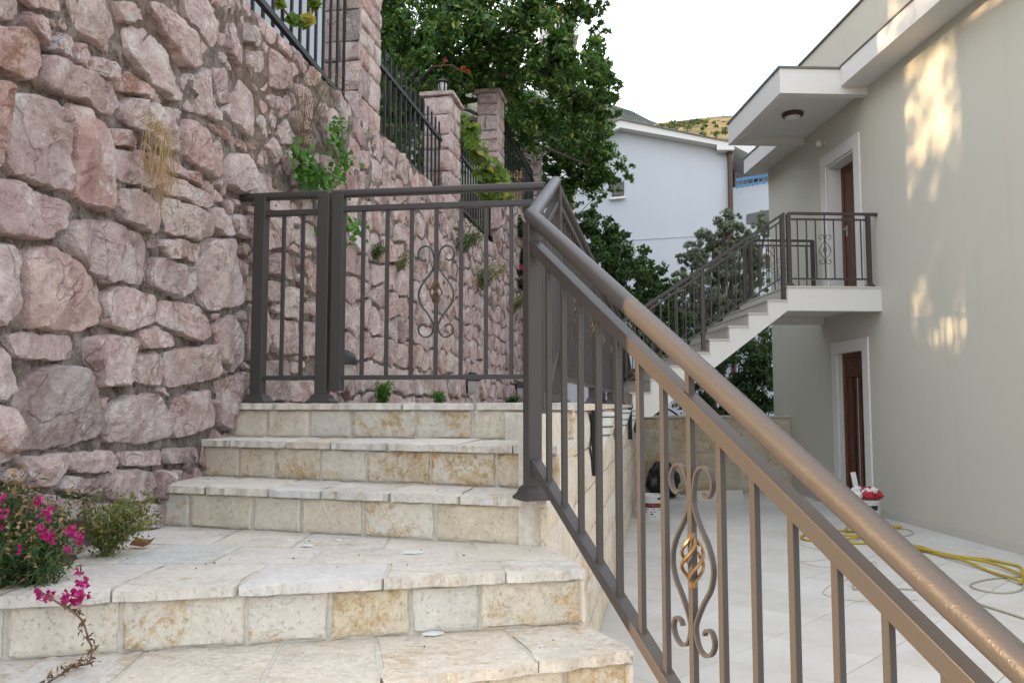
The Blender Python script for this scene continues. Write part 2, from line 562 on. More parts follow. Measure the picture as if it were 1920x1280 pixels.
m_leaf('leaf_olive', (0.09, 0.11, 0.08), (0.29, 0.32, 0.25), None, trans=0.25)
m_leaf('leaf_dark', (0.016, 0.035, 0.012), (0.06, 0.11, 0.035), None)
m_leaf('leaf_vine', (0.07, 0.14, 0.025), (0.22, 0.30, 0.055), (0.36, 0.31, 0.07), 0.93, trans=0.45)
m_leaf('leaf_ivy', (0.035, 0.11, 0.02), (0.11, 0.25, 0.045), None, trans=0.4)
m_leaf('leaf_weed', (0.10, 0.12, 0.04), (0.22, 0.24, 0.09), (0.33, 0.24, 0.10), 0.92)
m_leaf('leaf_snap', (0.03, 0.075, 0.03), (0.09, 0.16, 0.06), (0.28, 0.19, 0.11), 0.93)
m_leaf('leaf_brown', (0.08, 0.045, 0.03), (0.2, 0.13, 0.08), None)
m_leaf('petal_pink', (0.34, 0.008, 0.14), (0.52, 0.03, 0.25), (0.6, 0.12, 0.38), 0.95, trans=0.35)
m_leaf('seed_head', (0.30, 0.19, 0.11), (0.46, 0.32, 0.2), None)
m_leaf('leaf_hill', (0.03, 0.05, 0.025), (0.08, 0.11, 0.05), None)
m_leaf('petal_orange', (0.3, 0.06, 0.02), (0.4, 0.12, 0.04), None)

t = NT('hill_far')
v = t.co(rnd=False)
n1 = t.noise(v, 0.03, 9, 0.7)
t.set(t.ramp(n1, [(0.38, (0.040, 0.055, 0.050)), (0.52, (0.075, 0.088, 0.082)), (0.66, (0.14, 0.135, 0.125))]), 1.0, 0, 0.05)
t = NT('hill_grass')
v = t.co(rnd=False)
n1 = t.noise(v, 0.05, 9, 0.72)
t.set(t.ramp(n1, [(0.36, (0.06, 0.065, 0.035)), (0.48, (0.15, 0.125, 0.07)), (0.62, (0.23, 0.185, 0.11))]), 1.0, 0, 0.05)

t = NT('grout')
v = t.co(rnd=False)
t.set(t.ramp(t.noise(v, 25, 4), [(0.3, (0.20, 0.185, 0.16)), (0.7, (0.32, 0.30, 0.27))]), 0.95, 0, 0.1)

M = MATS
# ------------------------------------------------------------------ ground, hills
def struct(mb, name, mat, label=None, smooth=False, fix=True):
    o = mb.build(name, mat, None, smooth=smooth, fix=fix)
    o['kind'] = 'structure'
    if label: o['label'] = label
    return o
struct(MB().add([(-3000, -3000, -0.06), (3000, -3000, -0.06), (3000, 3000, -0.06), (-3000, 3000, -0.06)], [(0, 1, 2, 3)]), 'ground', M['ground_earth'], 'bare earth ground reaching to the foot of the hills', fix=False)

def ridge(name, prof, D, front, back, mat, label, seed, amp):
    """hill whose crest, seen from the stair, runs along the pixel profile at distance D"""
    rows, cols = 26, 120
    px0, px1 = prof[0][0], prof[-1][0]
    mb = MB()
    crest = []
    for c in range(cols + 1):
        px = px0 + (px1 - px0) * c / cols
        for (xa, ya), (xb, yb) in zip(prof, prof[1:]):
            if xa <= px <= xb:
                f = (px - xa) / (xb - xa)
                py = ya + (yb - ya) * f
        p = at_y(px, py, D)
        crest.append((p.x / D, p.z))
    for r in range(rows + 1):
        f = r / rows
        y = front + (back - front) * f
        k = (D - front) / (back - front)
        s = (f / k) if f <= k else max(0.0, 1 - (f - k) / (1 - k) * 0.6)
        s = s * s * (3 - 2 * s) * 0.5 + s * 0.5
        for sx, z in crest:
            X = sx * y
            n = noise.noise(Vector((X * 0.012 + seed, y * 0.012, 0))) + 0.5 * noise.noise(Vector((X * 0.04, y * 0.04, seed)))
            mb.v.append(Vector((X, y, max(0, z) * s + n * amp * min(1, s * 2) * (0.35 if abs(f - k) < 0.06 else 1) - 0.2)))
    for r in range(rows):
        for c in range(cols):
            a = r * (cols + 1) + c
            mb.f.append((a, a + 1, a + cols + 2, a + cols + 1))
    struct(mb, name, mat, label, smooth=True, fix=False)
    return crest
ridge('hill', [(-700, 150), (500, 120), (900, 160), (1060, 178), (1130, 192), (1165, 198), (1200, 214), (1228, 230), (1262, 238), (1340, 262), (1500, 300), (2000, 330), (3200, 360)], 1100, 500, 1700, M['hill_far'], 'grey green mountain slope behind the white gabled house', 3, 9)
ridge('hill', [(900, 340), (1100, 275), (1190, 243), (1240, 233), (1300, 226), (1345, 220), (1400, 217), (1480, 214), (1700, 215), (2200, 240), (3200, 300)], 420, 120, 900, M['hill_grass'], 'sunburnt grassy hillside with a row of dark bushes', 11, 3)

# ------------------------------------------------------------------ frames of reference along the walls
P0 = Vector((-1.365, 4.2, 0))
U1 = Vector((0.03, 1, 0)).normalized(); N1 = Vector((U1.y, -U1.x, 0))
U2 = Vector((0.175, 1, 0)).normalized(); N2 = Vector((U2.y, -U2.x, 0))
def wmap(u, v, n):
    return (P0 + U1 * u + N1 * n if u < 0 else P0 + U2 * u + N2 * n) + Z * v
def at_wall(px, py, n=0.03):
    p = at_plane(px, py, P0 + N1 * n, N1)
    u = (p - P0).dot(U1)
    if u <= 0: return (u, p.z)
    p = at_plane(px, py, P0 + N2 * n, N2)
    return (max((p - P0).dot(U2), 0), p.z)
WTOP = 3.47
def wtop(u):
    return WTOP if u < 6.95 else 4.42

TW0 = Vector((-0.387, 0, 0)); UT = Vector((0.18, 1, 0)).normalized(); NTW = Vector((UT.y, -UT.x, 0))
def twx(d): return Vector((-0.387 + 0.18 * d, d, 0))

# raised ground behind the rubble wall
far_end = P0 + U2 * 15.5 - N2 * 0.3
near_end = P0 + U1 * (-2.73) - N1 * 0.3
struct(MB().prism([near_end, P0 - N2 * 0.3, P0 + U2 * 6.95 - N2 * 0.3, far_end, far_end + Vector((-30, 8, 0)), Vector((-60, 12, 0)), near_end + SUN_H * 62], -0.05, 3.38),
       'raised_ground', M['ground_earth'], 'earth terrace held up behind the rubble stone wall')
struct(MB().prism([P0 + U2 * 7.0 - N2 * 0.32, P0 + U2 * 15.4 - N2 * 0.32, P0 + U2 * 15.4 - N2 * 26, P0 + U2 * 8.6 - N2 * 26], 3.40, 4.36),
       'raised_ground', M['ground_earth'], 'higher earth terrace behind the far stone pillars')

hm = MB()  # out-of-view slope added as a sun block for the white gabled house
for i in range(31):
    for j in range(41):
        x = -10.0 - i * 1.6
        q = 6.0 + j * 2.0
        y = q - 0.387 * (-x) * 1.0
        k = min(max((q - 11.0) / 6.0, 0), 1)
        k = k * k * (3 - 2 * k)
        z = 3.3 + (min(i * 1.6, 26) * 1.0 + noise.noise(Vector((x * 0.2, y * 0.2, 0))) * 1.2) * k
        hm.v.append(Vector((x, y, z)))
for i in range(30):
    for j in range(40):
        a = i * 41 + j
        hm.f.append((a, a + 1, a + 42, a + 41))
struct(hm, 'hillside', M['hill_far'], 'unseen steep hillside added to keep the sun off the white gabled house', smooth=True, fix=False)

# ------------------------------------------------------------------ the rubble stone wall
rw = thing('rubble_wall', tuple(wmap(2, 0, 0)), 'tall rubble wall of pink and rust stones in rough mortar along the stairs', 'stone wall')
mb = MB()
us = [(-2.73 + 0.045 * i) for i in range(int(2.73 / 0.045) + 1)] + [0.0] + [0.05 * i for i in range(1, int(11 / 0.05))] + [11 + 0.25 * i for i in range(18)]
vsn = [-0.05 + 0.05 * j for j in range(int(4.47 / 0.05) + 1)]
idx = {}
for j, v in enumerate(vsn):
    for i, u in enumerate(us):
        top = wtop(u)
        vv = min(v, top + 0.02 * noise.noise(Vector((u * 4, 0, 3))))
        q = Vector((u * 7, vv * 7, 0))
        n = (0.0 if vv < 2.6 else 0.014) + 0.020 * noise.noise(q * 0.8) + 0.020 * noise.noise(q * 2.9)
        if v > top + 0.05: n = -0.30
        elif v > top: n = -0.1
        mb.v.append(wmap(u, vv, n))
for j in range(len(vsn) - 1):
    for i in range(len(us) - 1):
        a = j * len(us) + i
        mb.f.append((a, a + 1, a + len(us) + 1, a + len(us)))
mb.build('mortar', M['mortar'], rw, smooth=True, fix=False)
mb = MB()
for u0, u1 in ((-2.73, 0), (0, 6.95), (6.95, 15.5)):
    U, N = (U1, N1) if u1 <= 0 else (U2, N2)
    a, b = P0 + U * u0 - N * 0.03, P0 + U * u1 - N * 0.03
    mb.prism([a, b, b - N * 0.33, a - N * 0.33], -0.05, wtop(u0 + 0.01) - 0.012)
mb.build('core', M['mortar'], rw)

HA = """180,290 260,285 420,350 580,440 625,530 590,575 520,560 350,480 180,405
0,120 90,150 160,210 165,395 90,385 0,310 -60,300 -60,130
50,480 130,465 240,510 345,590 372,760 370,930 345,955 220,915 90,870 55,720
0,420 30,450 45,600 40,840 0,830 -80,800 -80,410
350,510 430,530 530,590 560,700 585,850 580,1050 450,1020 370,970 375,800
0,900 130,905 220,970 340,1030 350,1120 300,1150 270,1190 180,1195 20,1160 -40,1000
355,1130 480,1105 620,1140 745,1195 748,1300 740,1423 650,1400 540,1403 440,1363 365,1280
620,520 700,490 800,510 870,560 915,690 915,755 800,730 740,650 640,620 605,570
930,600 1000,610 1060,680 1140,760 1130,850 1090,880 1000,830 950,770
620,130 720,115 800,200 860,300 910,430 915,500 840,490 690,330 615,230
740,10 850,40 900,120 1010,180 1075,270 1060,300 960,345 900,320 850,200
350,10 420,-30 530,-20 580,110 605,250 560,260 470,200 380,100
150,80 210,65 250,110 255,210 200,215 150,150
260,200 330,180 380,200 385,260 360,300 270,250
380,270 420,225 460,260 465,330 400,330
910,-20 1040,-30 1110,90 1085,240 1040,200 920,70
1140,130 1190,85 1220,250 1195,370 1150,260
1230,110 1290,140 1300,200 1290,235 1230,190
920,380 1040,345 1090,500 1115,570 1100,600 930,540
1060,350 1130,345 1190,420 1150,520 1100,510 1070,430
1250,260 1310,260 1350,360 1345,460 1290,430 1240,320
1360,250 1400,270 1460,380 1450,440 1360,430
1120,560 1210,390 1280,470 1290,640 1260,690 1150,590
1145,780 1200,770 1300,860 1450,930 1475,1060 1420,1060 1150,920
560,660 640,650 690,700 680,750 580,710
590,760 690,740 830,830 820,900 720,930 640,900 590,860
850,790 1000,880 1040,910 1030,935 860,860
840,870 930,890 1050,990 1050,1035 960,1010 850,950
610,950 720,960 820,1030 825,1150 780,1160 640,1100 600,1040
835,1000 930,1010 1040,1090 1045,1180 1000,1200 840,1150
1055,1050 1120,1050 1175,1110 1170,1170 1110,1170 1060,1120
1180,1080 1270,1090 1275,1190 1185,1170
815,1210 930,1205 1030,1240 1010,1305 860,1280
580,20 680,30 740,90 650,120 610,110
600,390 650,370 740,450 730,480 610,440
480,300 550,310 580,380 520,400 470,340
745,440 800,470 835,510 800,520 745,490
1330,1100 1440,1090 1480,1180 1440,1230 1330,1240
1040,1203 1180,1198 1225,1453 1210,1523 1050,1548 1005,1423 1020,1293
120,-40 240,-40 300,40 180,50
0,-60 100,-30 110,60 60,110 0,100 -60,60
1110,-20 1180,0 1175,70 1130,80 1080,20
1480,420 1530,430 1590,520 1560,600 1500,520
1600,520 1680,560 1700,760 1640,720
1480,780 1560,850 1550,930 1490,880"""
HB = """0,50 70,45 110,120 120,380 60,430 0,440 -60,420 -60,60
130,100 280,60 370,120 440,200 510,230 535,440 380,490 160,460 125,250
530,300 640,260 800,320 800,420 660,470 540,440
820,340 960,350 1060,430 1080,500 1000,530 900,480 800,430
750,140 800,120 860,150 990,170 990,280 900,305 800,270 750,230
1090,450 1190,400 1240,500 1240,620 1180,690 1110,600
60,510 220,500 380,510 375,610 240,615 100,600
450,540 560,510 690,520 715,600 700,740 500,750 450,620
705,490 800,470 890,510 880,545 720,560
710,610 790,585 820,650 815,745 710,735
825,610 900,580 1080,560 1115,610 1100,700 980,740 850,755
85,800 200,680 400,660 480,760 545,940 540,990 220,1100 100,1060
565,860 680,810 790,800 860,930 860,1000 720,1045 560,1020
885,830 1060,780 1095,890 1090,950 900,1010 870,910
0,540 60,600 130,770 60,820 0,820 -70,780 -70,560
0,870 60,880 90,960 80,1050 30,1200 0,1210 -80,1100 -80,900
130,1110 360,1100 340,1180 240,1270 170,1250
380,1100 590,1090 610,1150 580,1190 420,1185 375,1150
615,1095 830,1085 820,1140 700,1160 620,1160
850,1080 1000,1070 1010,1130 860,1130
1105,740 1240,690 1245,830 1150,980 1115,930
1330,130 1460,90 1480,220 1330,180
1250,210 1395,250 1390,330 1250,320
1430,270 1500,270 1510,420 1430,410
1360,430 1490,430 1500,580 1430,600 1365,560
1310,640 1440,630 1440,820 1310,820
1260,350 1350,380 1350,610 1260,620
1500,120 1600,160 1610,300 1560,270
1520,440 1610,460 1610,600 1520,600
1460,740 1570,730 1590,830 1470,830"""
HC = """340,220 480,210 530,215 530,270 420,295 330,260
550,180 700,160 810,200 825,300 700,330 555,300
830,170 880,230 870,320 840,310
640,380 780,350 880,370 910,400 860,460 700,460
40,160 130,180 130,220 50,220
180,300 290,310 300,400 200,410
320,330 430,330 440,420 330,430
460,350 600,350 610,450 470,460"""
heroes = []
for txt, ox, oy, sc in ((HA, 0, 0, 2.667), (HB, 0, 440, 2.667), (HC, 0, 820, 2.783)):
    for line in txt.split('\n'):
        pts = [tuple(float(x) for x in p.split(',')) for p in line.split()]
        h_ = [at_wall(ox + x / sc, oy + y / sc) for x, y in pts]
        mx_, my_ = sum(q[0] for q in h_) / len(h_), sum(q[1] for q in h_) / len(h_)
        heroes.append([(mx_ + (q[0] - mx_) * 1.0, my_ + (q[1] - my_) * 1.0) for q in h_])
def area(p):
    return 0.5 * sum(p[i][0] * p[(i + 1) % len(p)][1] - p[(i + 1) % len(p)][0] * p[i][1] for i in range(len(p)))
def chaikin(p, f=0.2):
    o = []
    for i in range(len(p)):
        a, b = p[i], p[(i + 1) % len(p)]
        o.append((a[0] * (1 - f) + b[0] * f, a[1] * (1 - f) + b[1] * f))
        o.append((a[0] * f + b[0] * (1 - f), a[1] * f + b[1] * (1 - f)))
    return o
def resample(p, m):
    ls = [math.dist(p[i], p[(i + 1) % len(p)]) for i in range(len(p))]
    tot = sum(ls)
    out, i, acc = [], 0, 0.0
    for k in range(m):
        s = tot * k / m
        while acc + ls[i] < s and i < len(p) - 1:
            acc += ls[i]; i += 1
        f = (s - acc) / max(ls[i], 1e-9)
        a, b = p[i], p[(i + 1) % len(p)]
        out.append((a[0] + (b[0] - a[0]) * f, a[1] + (b[1] - a[1]) * f))
    return out
def grow(polys, m=60):
    """push every rim outward until a narrow joint is left to its neighbours"""
    polys = [q if area(q) > 0 else q[::-1] for q in polys]
    rs_ = [np.array(resample(q, m)) for q in polys]
    out = []
    for i, a in enumerate(rs_):
        tg = np.roll(a, -1, 0) - np.roll(a, 1, 0)
        nn = np.stack([tg[:, 1], -tg[:, 0]], 1)
        nn /= np.linalg.norm(nn, axis=1)[:, None] + 1e-9
        c = a.mean(0)
        near = [b for j, b in enumerate(rs_) if j != i and np.hypot(*(b.mean(0) - c)) < 0.8]
        oth = np.concatenate(near) if near else np.array([[99.0, 99.0]])
        best = a - nn * 0.004
        for o in (0.0, 0.004, 0.008, 0.011):
            cand = a + nn * o
            dmin = np.min(np.hypot(cand[:, None, 0] - oth[None, :, 0], cand[:, None, 1] - oth[None, :, 1]), axis=1)
            ok = dmin > 0.006 + o * 0.85
            best[ok] = cand[ok]
        # take spikes out
        best = (np.roll(best, 1, 0) + 2 * best + np.roll(best, -1, 0)) / 4
        out.append([tuple(x) for x in best])
    return out
heroes = grow(heroes)
def stone_geo(poly, seed, m, rings, Hs=1.0):
    rg = random.Random(seed)
    if area(poly) < 0: poly = poly[::-1]
    A = abs(area(poly))
    rad = math.sqrt(A / math.pi)
    b = resample(chaikin(poly, 0.05), m)
    cx = sum(p[0] for p in b) / m
    cy = sum(p[1] for p in b) / m
    so = Vector((seed * 1.37 % 50, seed * 2.11 % 50, 0))
    bb = []
    for x, y in b:
        k = noise.noise(Vector((x * 14, y * 14, 0)) + so) * 0.012 + noise.noise(Vector((x * 40, y * 40, 0)) + so) * 0.007
        d = math.hypot(x - cx, y - cy)
        bb.append((x + (x - cx) / d * k, y + (y - cy) / d * k))
    H = (0.016 + 0.018 * rg.random() + min(rad, 0.2) * 0.05) * Hs
    w = 0.006 + 0.008 * rg.random()
    pl = []
    for j in range(rg.choice((4, 5, 6, 7))):
        an = rg.random() * 6.283
        pl.append((math.cos(an), math.sin(an), rg.uniform(0.15, 0.9), rg.uniform(-0.15, 0.75)))
    tl = (rg.uniform(-0.12, 0.12), rg.uniform(-0.10, 0.14))
    def hgt(x, y, e):
        p = 1 - (1 - min(e / w, 1)) ** 1.7
        h = H
        for cxx, cyy, mm, q in pl:
            t = ((x - cx) * cxx + (y - cy) * cyy) / rad
            h = min(h, H - mm * 0.22 * max(0, t - q) * rad)
        h += tl[0] * (x - cx) + tl[1] * (y - cy)
        qv = Vector((x * 9, y * 9, 0)) + so
        rn = noise.noise(qv * 1.6)
        tq = noise.noise(qv * 0.55 + Vector((x * 3, 0, 7))) * 3.2 + ((x - cx) * pl[0][0] + (y - cy) * pl[0][1]) / rad * 0.9
        st_ = math.floor(tq) + min(1.0, (tq - math.floor(tq)) * 4)
        h += 0.0085 * (st_ - 0.6) * Hs + 0.008 * noise.noise(qv) + 0.011 * (0.5 - abs(rn)) + 0.008 * (0.5 - abs(noise.noise(qv * 3.3))) + 0.003 * noise.noise(qv * 8)
        return -0.02 + (max(h, 0.014) + 0.02) * p
    V, Fc = [], []
    rs = rings
    for s in rs:
        for x, y in bb:
            d = math.hypot(x - cx, y - cy)
            xx, yy = cx + (x - cx) * s, cy + (y - cy) * s
            V.append((xx, yy, hgt(xx, yy, max(0, (1 - s) * d)) if s <= 1 else -0.04))
    for r in range(len(rs) - 1):
        for k in range(m):
            a, c = r * m + k, r * m + (k + 1) % m
            Fc.append((a, c, c + m, a + m))
    V.append((cx, cy, hgt(cx, cy, rad)))
    o = (len(rs) - 1) * m
    for k in range(m):
        Fc.append((o + k, o + (k + 1) % m, len(V) - 1))
    return [wmap(x, y, n) for x, y, n in V], Fc

# the smaller stones between and beyond: cells round scattered seeds, kept clear of the big ones
rg = random.Random(5)
ghost = []
for h in heroes:
    b = resample(h, max(8, int(sum(math.dist(h[i], h[(i + 1) % len(h)]) for i in range(len(h))) / 0.045)))
    cx, cy = sum(p[0] for p in b) / len(b), sum(p[1] for p in b) / len(b)
    for x, y in b:
        d = math.hypot(x - cx, y - cy)
        f = max(0.0, 1 - 0.022 / d)
        ghost.append((cx + (x - cx) * f, cy + (y - cy) * f))
    ghost.append((cx, cy))
def inside(p, poly):
    c = False
    for i in range(len(poly)):
        (x1, y1), (x2, y2) = poly[i], poly[i - 1]
        if (y1 > p[1]) != (y2 > p[1]) and p[0] < (x2 - x1) * (p[1] - y1) / (y2 - y1) + x1: c = not c
    return c
seeds = []
v = 0.80
row = 0
while v < 4.4:
    rh = rg.uniform(0.17, 0.25)
    u = -2.4 + rg.uniform(0, 0.3)
    while u < 11.0:
        wd = rg.uniform(0.17, 0.40)
        uu, vv = u + wd / 2, v + rh / 2 + rg.uniform(-0.05, 0.05)
        if vv < wtop(uu) - 0.04 and not (uu > 0.6 and vv < 1.30) and not (uu > 7 and vv < 1.35):
            seeds.append((uu, vv))
        u += wd
    v += rh
fill = []
for _ in range(2500):                                  # chips in the gaps between the big stones
    p = (rg.uniform(-2.3, 0.7), rg.uniform(0.85, 3.4))
    fill.append(p)
allh = heroes
gn = np.array(ghost)
def gd(p): return float(np.min(np.hypot(gn[:, 0] - p[0], gn[:, 1] - p[1])))
seeds = [p for p in seeds if gd(p) > 0.085 and not any(inside(p, h) for h in allh)]
for p in fill:
    if 0.038 < gd(p) < 0.11 and not any(inside(p, h) for h in allh) and all(math.dist(p, s) > 0.07 for s in seeds if abs(s[0] - p[0]) < 0.1):
        seeds.append(p)
allp = np.array(seeds + ghost)
KY = 1.25
cells = []
for i, s in enumerate(seeds):
    dx = allp[:, 0] - s[0]
    dy = (allp[:, 1] - s[1]) * KY
    d = np.hypot(dx, dy)
    nb = [j for j in np.argsort(d)[1:46] if d[j] < 0.8]
    poly = [(s[0] - 0.42, s[1] - 0.3), (s[0] + 0.42, s[1] - 0.3), (s[0] + 0.42, s[1] + 0.3), (s[0] - 0.42, s[1] + 0.3)]
    top = wtop(s[0]) - 0.005
    poly = [(x, min(y, top)) for x, y in poly]
    g = 0.008
    for j in nb:
        q = allp[j]
        nx_, ny_ = (q[0] - s[0]), (q[1] - s[1]) * KY * KY
        l = math.hypot(nx_, ny_)
        nx_, ny_ = nx_ / l, ny_ / l
        c = nx_ * (s[0] + q[0]) / 2 + ny_ * (s[1] + q[1]) / 2 - g
        out = []
        for k in range(len(poly)):
            a, b = poly[k], poly[(k + 1) % len(poly)]
            da, db = nx_ * a[0] + ny_ * a[1] - c, nx_ * b[0] + ny_ * b[1] - c
            if da <= 0: out.append(a)
            if da * db < 0:
                f = da / (da - db)
                out.append((a[0] + (b[0] - a[0]) * f, a[1] + (b[1] - a[1]) * f))
        poly = out
        if len(poly) < 3: break
    if len(poly) >= 3 and abs(area(poly)) > 0.0010:
        cells.append((abs(area(poly)) / (0.9 + max(s[0] + 4.2, 1.6)) ** 2.6, s, poly))
cells.sort(key=lambda c: -c[0])
R_HI = [1.03, 1.0, 0.985, 0.96, 0.92, 0.87, 0.81, 0.74, 0.66, 0.58, 0.5, 0.42, 0.34, 0.26, 0.18, 0.09]
R_MD = [1.03, 1.0, 0.98, 0.95, 0.9, 0.8, 0.66, 0.5, 0.34, 0.17]
R_LO = [1.03, 1.0, 0.95, 0.86, 0.66, 0.36]
nst = 0
def stone_obj(name, poly, seed, m, rings, Hs):
    global nst
    V, Fc = stone_geo(poly, seed, m, rings, Hs)
    mb = MB(); mb.v, mb.f = V, Fc
    grey = random.Random(seed * 7).random() < 0.18
    mb.build(name, M['rubble_grey' if grey else 'rubble'], rw, smooth=True, fix=False, sharp=20)
    nst += 1
for i, h in enumerate(heroes):
    stone_obj('stone', h, 1000 + i, 76, R_HI, 1.15)
rest = MB()
for i, (w_, s, poly) in enumerate(cells):
    hi = s[0] < 1.5
    if nst < 298:
        stone_obj('stone', poly, 2000 + i, 40 if hi else 32, R_MD, 0.9)
    else:
        V, Fc = stone_geo(poly, 2000 + i, 18, R_LO, 0.85)
        rest.add(V, Fc)
if rest.v:
    o = rest.build('small_stones', M['rubble'], rw, smooth=True, fix=False)
    o['kind'] = 'stuff'

# ------------------------------------------------------------------ the stone staircase
SZ = {i: 1.41 - 0.16 * (i - 1) for i in range(1, 11)}
EL = {1: (-1.42, 4.02), 2: (-1.46, 3.72), 3: (-1.45, 3.30), 4: (-1.50, 2.03), 5: (-1.50, 1.515), 6: (-1.50, 1.09), 7: (-1.50, 0.70), 8: (-1.50, 0.41), 9: (-1.50, 0.11)}
ER = {1: (0.27, 3.62), 2: (0.168, 3.06), 3: (0.115, 2.79), 4: (0.219, 2.43), 5: (0.322, 2.19), 6: (0.42, 1.95), 7: (0.52, 1.71), 8: (0.62, 1.47), 9: (0.72, 1.22)}
V2 = lambda p, z=0.0: Vector((p[0], p[1], z))
st = thing('stone_staircase', (-0.5, 3.0, 0), 'pale limestone steps fanning up beside the rubble wall', 'staircase')
TH = 0.029
core = MB()
sd = 0
for i in range(1, 10):
    l, r = V2(EL[i]), V2(ER[i])
    e = (r - l).normalized()
    nf = Vector((e.y, -e.x, 0))                     # toward the foot of the stair
    if i == 1:
        bl, br = l - nf * 0.62, r - nf * 0.55
        br = twx(br.y) + Vector((-0.02, 0, 0))
    else:
        pl, pr = V2(EL[i - 1]), V2(ER[i - 1])
        pe = (pr - pl).normalized()
        pn = Vector((pe.y, -pe.x, 0))
        bl, br = pl - pn * 0.034, pr - pn * 0.034
    z = SZ[i]
    zn = SZ[i + 1] if i < 9 else 0.0
    # body
    ins = 0.034
    a, b = l - nf * ins, r - nf * ins - e * 0.02
    core.prism([a, b, br - e * 0.02 - nf * 0.03, bl - nf * 0.03], -0.03, z - 0.0035)
    # riser blocks
    k = 0.0
    ln = (r - l).length
    hgt = z - TH - zn
    rgs = random.Random(40 + i)
    while k < ln - 0.01:
        w = rgs.uniform(0.19, 0.33)
        if ln - k - w < 0.12: w = ln - k
        p0, p1 = l + e * (k + 0.0065) - nf * ins, l + e * (k + w - 0.0065) - nf * ins
        z0, z1 = zn + 0.003, z - TH - 0.004
        if k + w >= ln - 0.001: p1 = p1 + e * 0.004
        panel('riser_block', [V2(p0, z0), V2(p1, z0), V2(p1, z1), V2(p0, z1)], nf, 0.011, M['limestone_riser'], st, 14, 8, sd, 0.003, 0.006, 0.45, smooth=True)
        sd += 1
        k += w
    # tread slabs, in rows from the nosing back
    rows = {1: [0, 0.45, 1], 4: [0, 0.36, 0.66, 1]}.get(i, [0, 1])
    if i == 5: rows = [0, 1]
    for q in range(len(rows) - 1):
        f0, f1 = rows[q], rows[q + 1]
        k, ks = 0.0, [0.0]
        while k < 1:
            k += rgs.uniform(0.13, 0.22) * (1.0 if q == 0 else 1.25)
            if k > 0.9: k = 1.0
            ks.append(min(k, 1.0))
        for ka, kb in zip(ks, ks[1:]):
            def P(kk, ff):
                return (l + (r - l) * kk) * (1 - ff) + (bl + (br - bl) * kk) * ff
            g = 0.005
            ka2, kb2 = ka + g / ln, kb - g / ln
            fa, fb = f0 + (0.0 if q == 0 else 0.004), f1 - 0.004
            zz = z - TH
            c = [P(ka2, fa), P(kb2, fa), P(kb2, fb), P(ka2, fb)]
            lift = rgs.uniform(-0.0015, 0.0025)
            panel('tread_slab', [V2(p, zz) for p in c], Z, TH + lift, M['limestone_tread'], st, 30 if q == 0 else 12, 6, sd, 0.0025, 0.016 if q == 0 else 0.005, 0.04, smooth=True)
            sd += 1
# open side of the stair: blocks under each tread down to the yard
side_pts = [V2(ER[i]) for i in range(3, 10)]
for i in range(3, 9):
    a, b = V2(ER[i]), V2(ER[i + 1])
    e = (b - a).normalized()
    no = Vector((-e.y, e.x, 0))
    if no.x < 0: no = -no
    z = SZ[i + 1] - TH - 0.004
    z0 = 0.0
    while z0 < z - 0.02:
        h = min(0.26, z - z0)
        if z - z0 - h < 0.08: h = z - z0
        panel('side_block', [V2(a + e * 0.004 - no * 0.018, z0 + 0.004), V2(b - e * 0.004 - no * 0.018, z0 + 0.004), V2(b - e * 0.004 - no * 0.018, z0 + h - 0.004), V2(a + e * 0.004 - no * 0.018, z0 + h - 0.004)], no, 0.018, M['limestone_wall'], st, 6, 4, sd, 0.003, 0.004, 0.5, smooth=True)
        sd += 1
        z0 += h
    # stair end under this tread, between its riser and the next
core.build('core', M['joint_mortar'], st)

# ------------------------------------------------------------------ terrace wall with lamps, far low wall, floors
tw = thing('terrace_wall', tuple(twx(6)), 'pale stone faced terrace wall carrying sconces, topped by the bronze railing', 'wall')
D0, D1 = 2.80, 13.4
a, b = twx(D0), twx(D1)
MB().prism([a - NTW * 0.022 + UT * 0.02, b - NTW * 0.022, b - NTW * 0.30, a - NTW * 0.30 + UT * 0.84, a - NTW * 0.10 + UT * 0.84, a - NTW * 0.10 + UT * 0.02], -0.03, 1.37).build('core', M['joint_mortar'], tw)
rgs = random.Random(77)
z0 = 0.0
rows = [0.0, 0.24, 0.47, 0.71, 0.95, 1.17, 1.372]
for z0, z1 in zip(rows, rows[1:]):
    k = 0.0
    ln = (b - a).length
    while k < ln - 0.01:
        w = rgs.uniform(0.28, 0.5)
        if ln - k - w < 0.2: w = ln - k
        zt = z1
        p0, p1 = a + UT * (k + 0.004) - NTW * 0.022, a + UT * (k + w - 0.004) - NTW * 0.022
        dd = a.y + (k + w * 0.5) * UT.y
        lim = 9.0
        if dd < 3.05: lim = SZ[3] - TH
        elif dd < 3.55: lim = SZ[2] - TH
        if z0 < lim - 0.04:
            zt = min(z1, lim)
            panel('facing_block', [V2(p0, z0 + 0.004), V2(p1, z0 + 0.004), V2(p1, zt - 0.004), V2(p0, zt - 0.004)], NTW, 0.022, M['limestone_wall'], tw, 5, 3, sd, 0.004, 0.004, 0.5, smooth=True)
            sd += 1
        k += w
k = 0.92
while k < (b - a).length - 0.05:
    w = rgs.uniform(0.45, 0.6)
    p = a + UT * k
    c = [p + NTW * 0.022, p + UT * (w - 0.006) + NTW * 0.022, p + UT * (w - 0.006) - NTW * 0.29, p - NTW * 0.29]
    panel('coping_slab', [V2(q, 1.376) for q in c], Z, 0.034, M['limestone_tread'], tw, 14, 5, sd, 0.002, 0.007, 0.06, smooth=True)
    sd += 1
    k += w

land = [V2(EL[1]) + Vector((0.0, 0.62, 0)), twx(4.14) - NTW * 0.296, twx(13.4) - NTW * 0.296, P0 + U2 * 9.3, P0 + U2 * 0.4]
struct(MB().prism([p for p in land], 1.30, 1.395), 'landing_floor', M['limestone_tread'], 'stone paved landing between the rubble wall and the terrace wall')

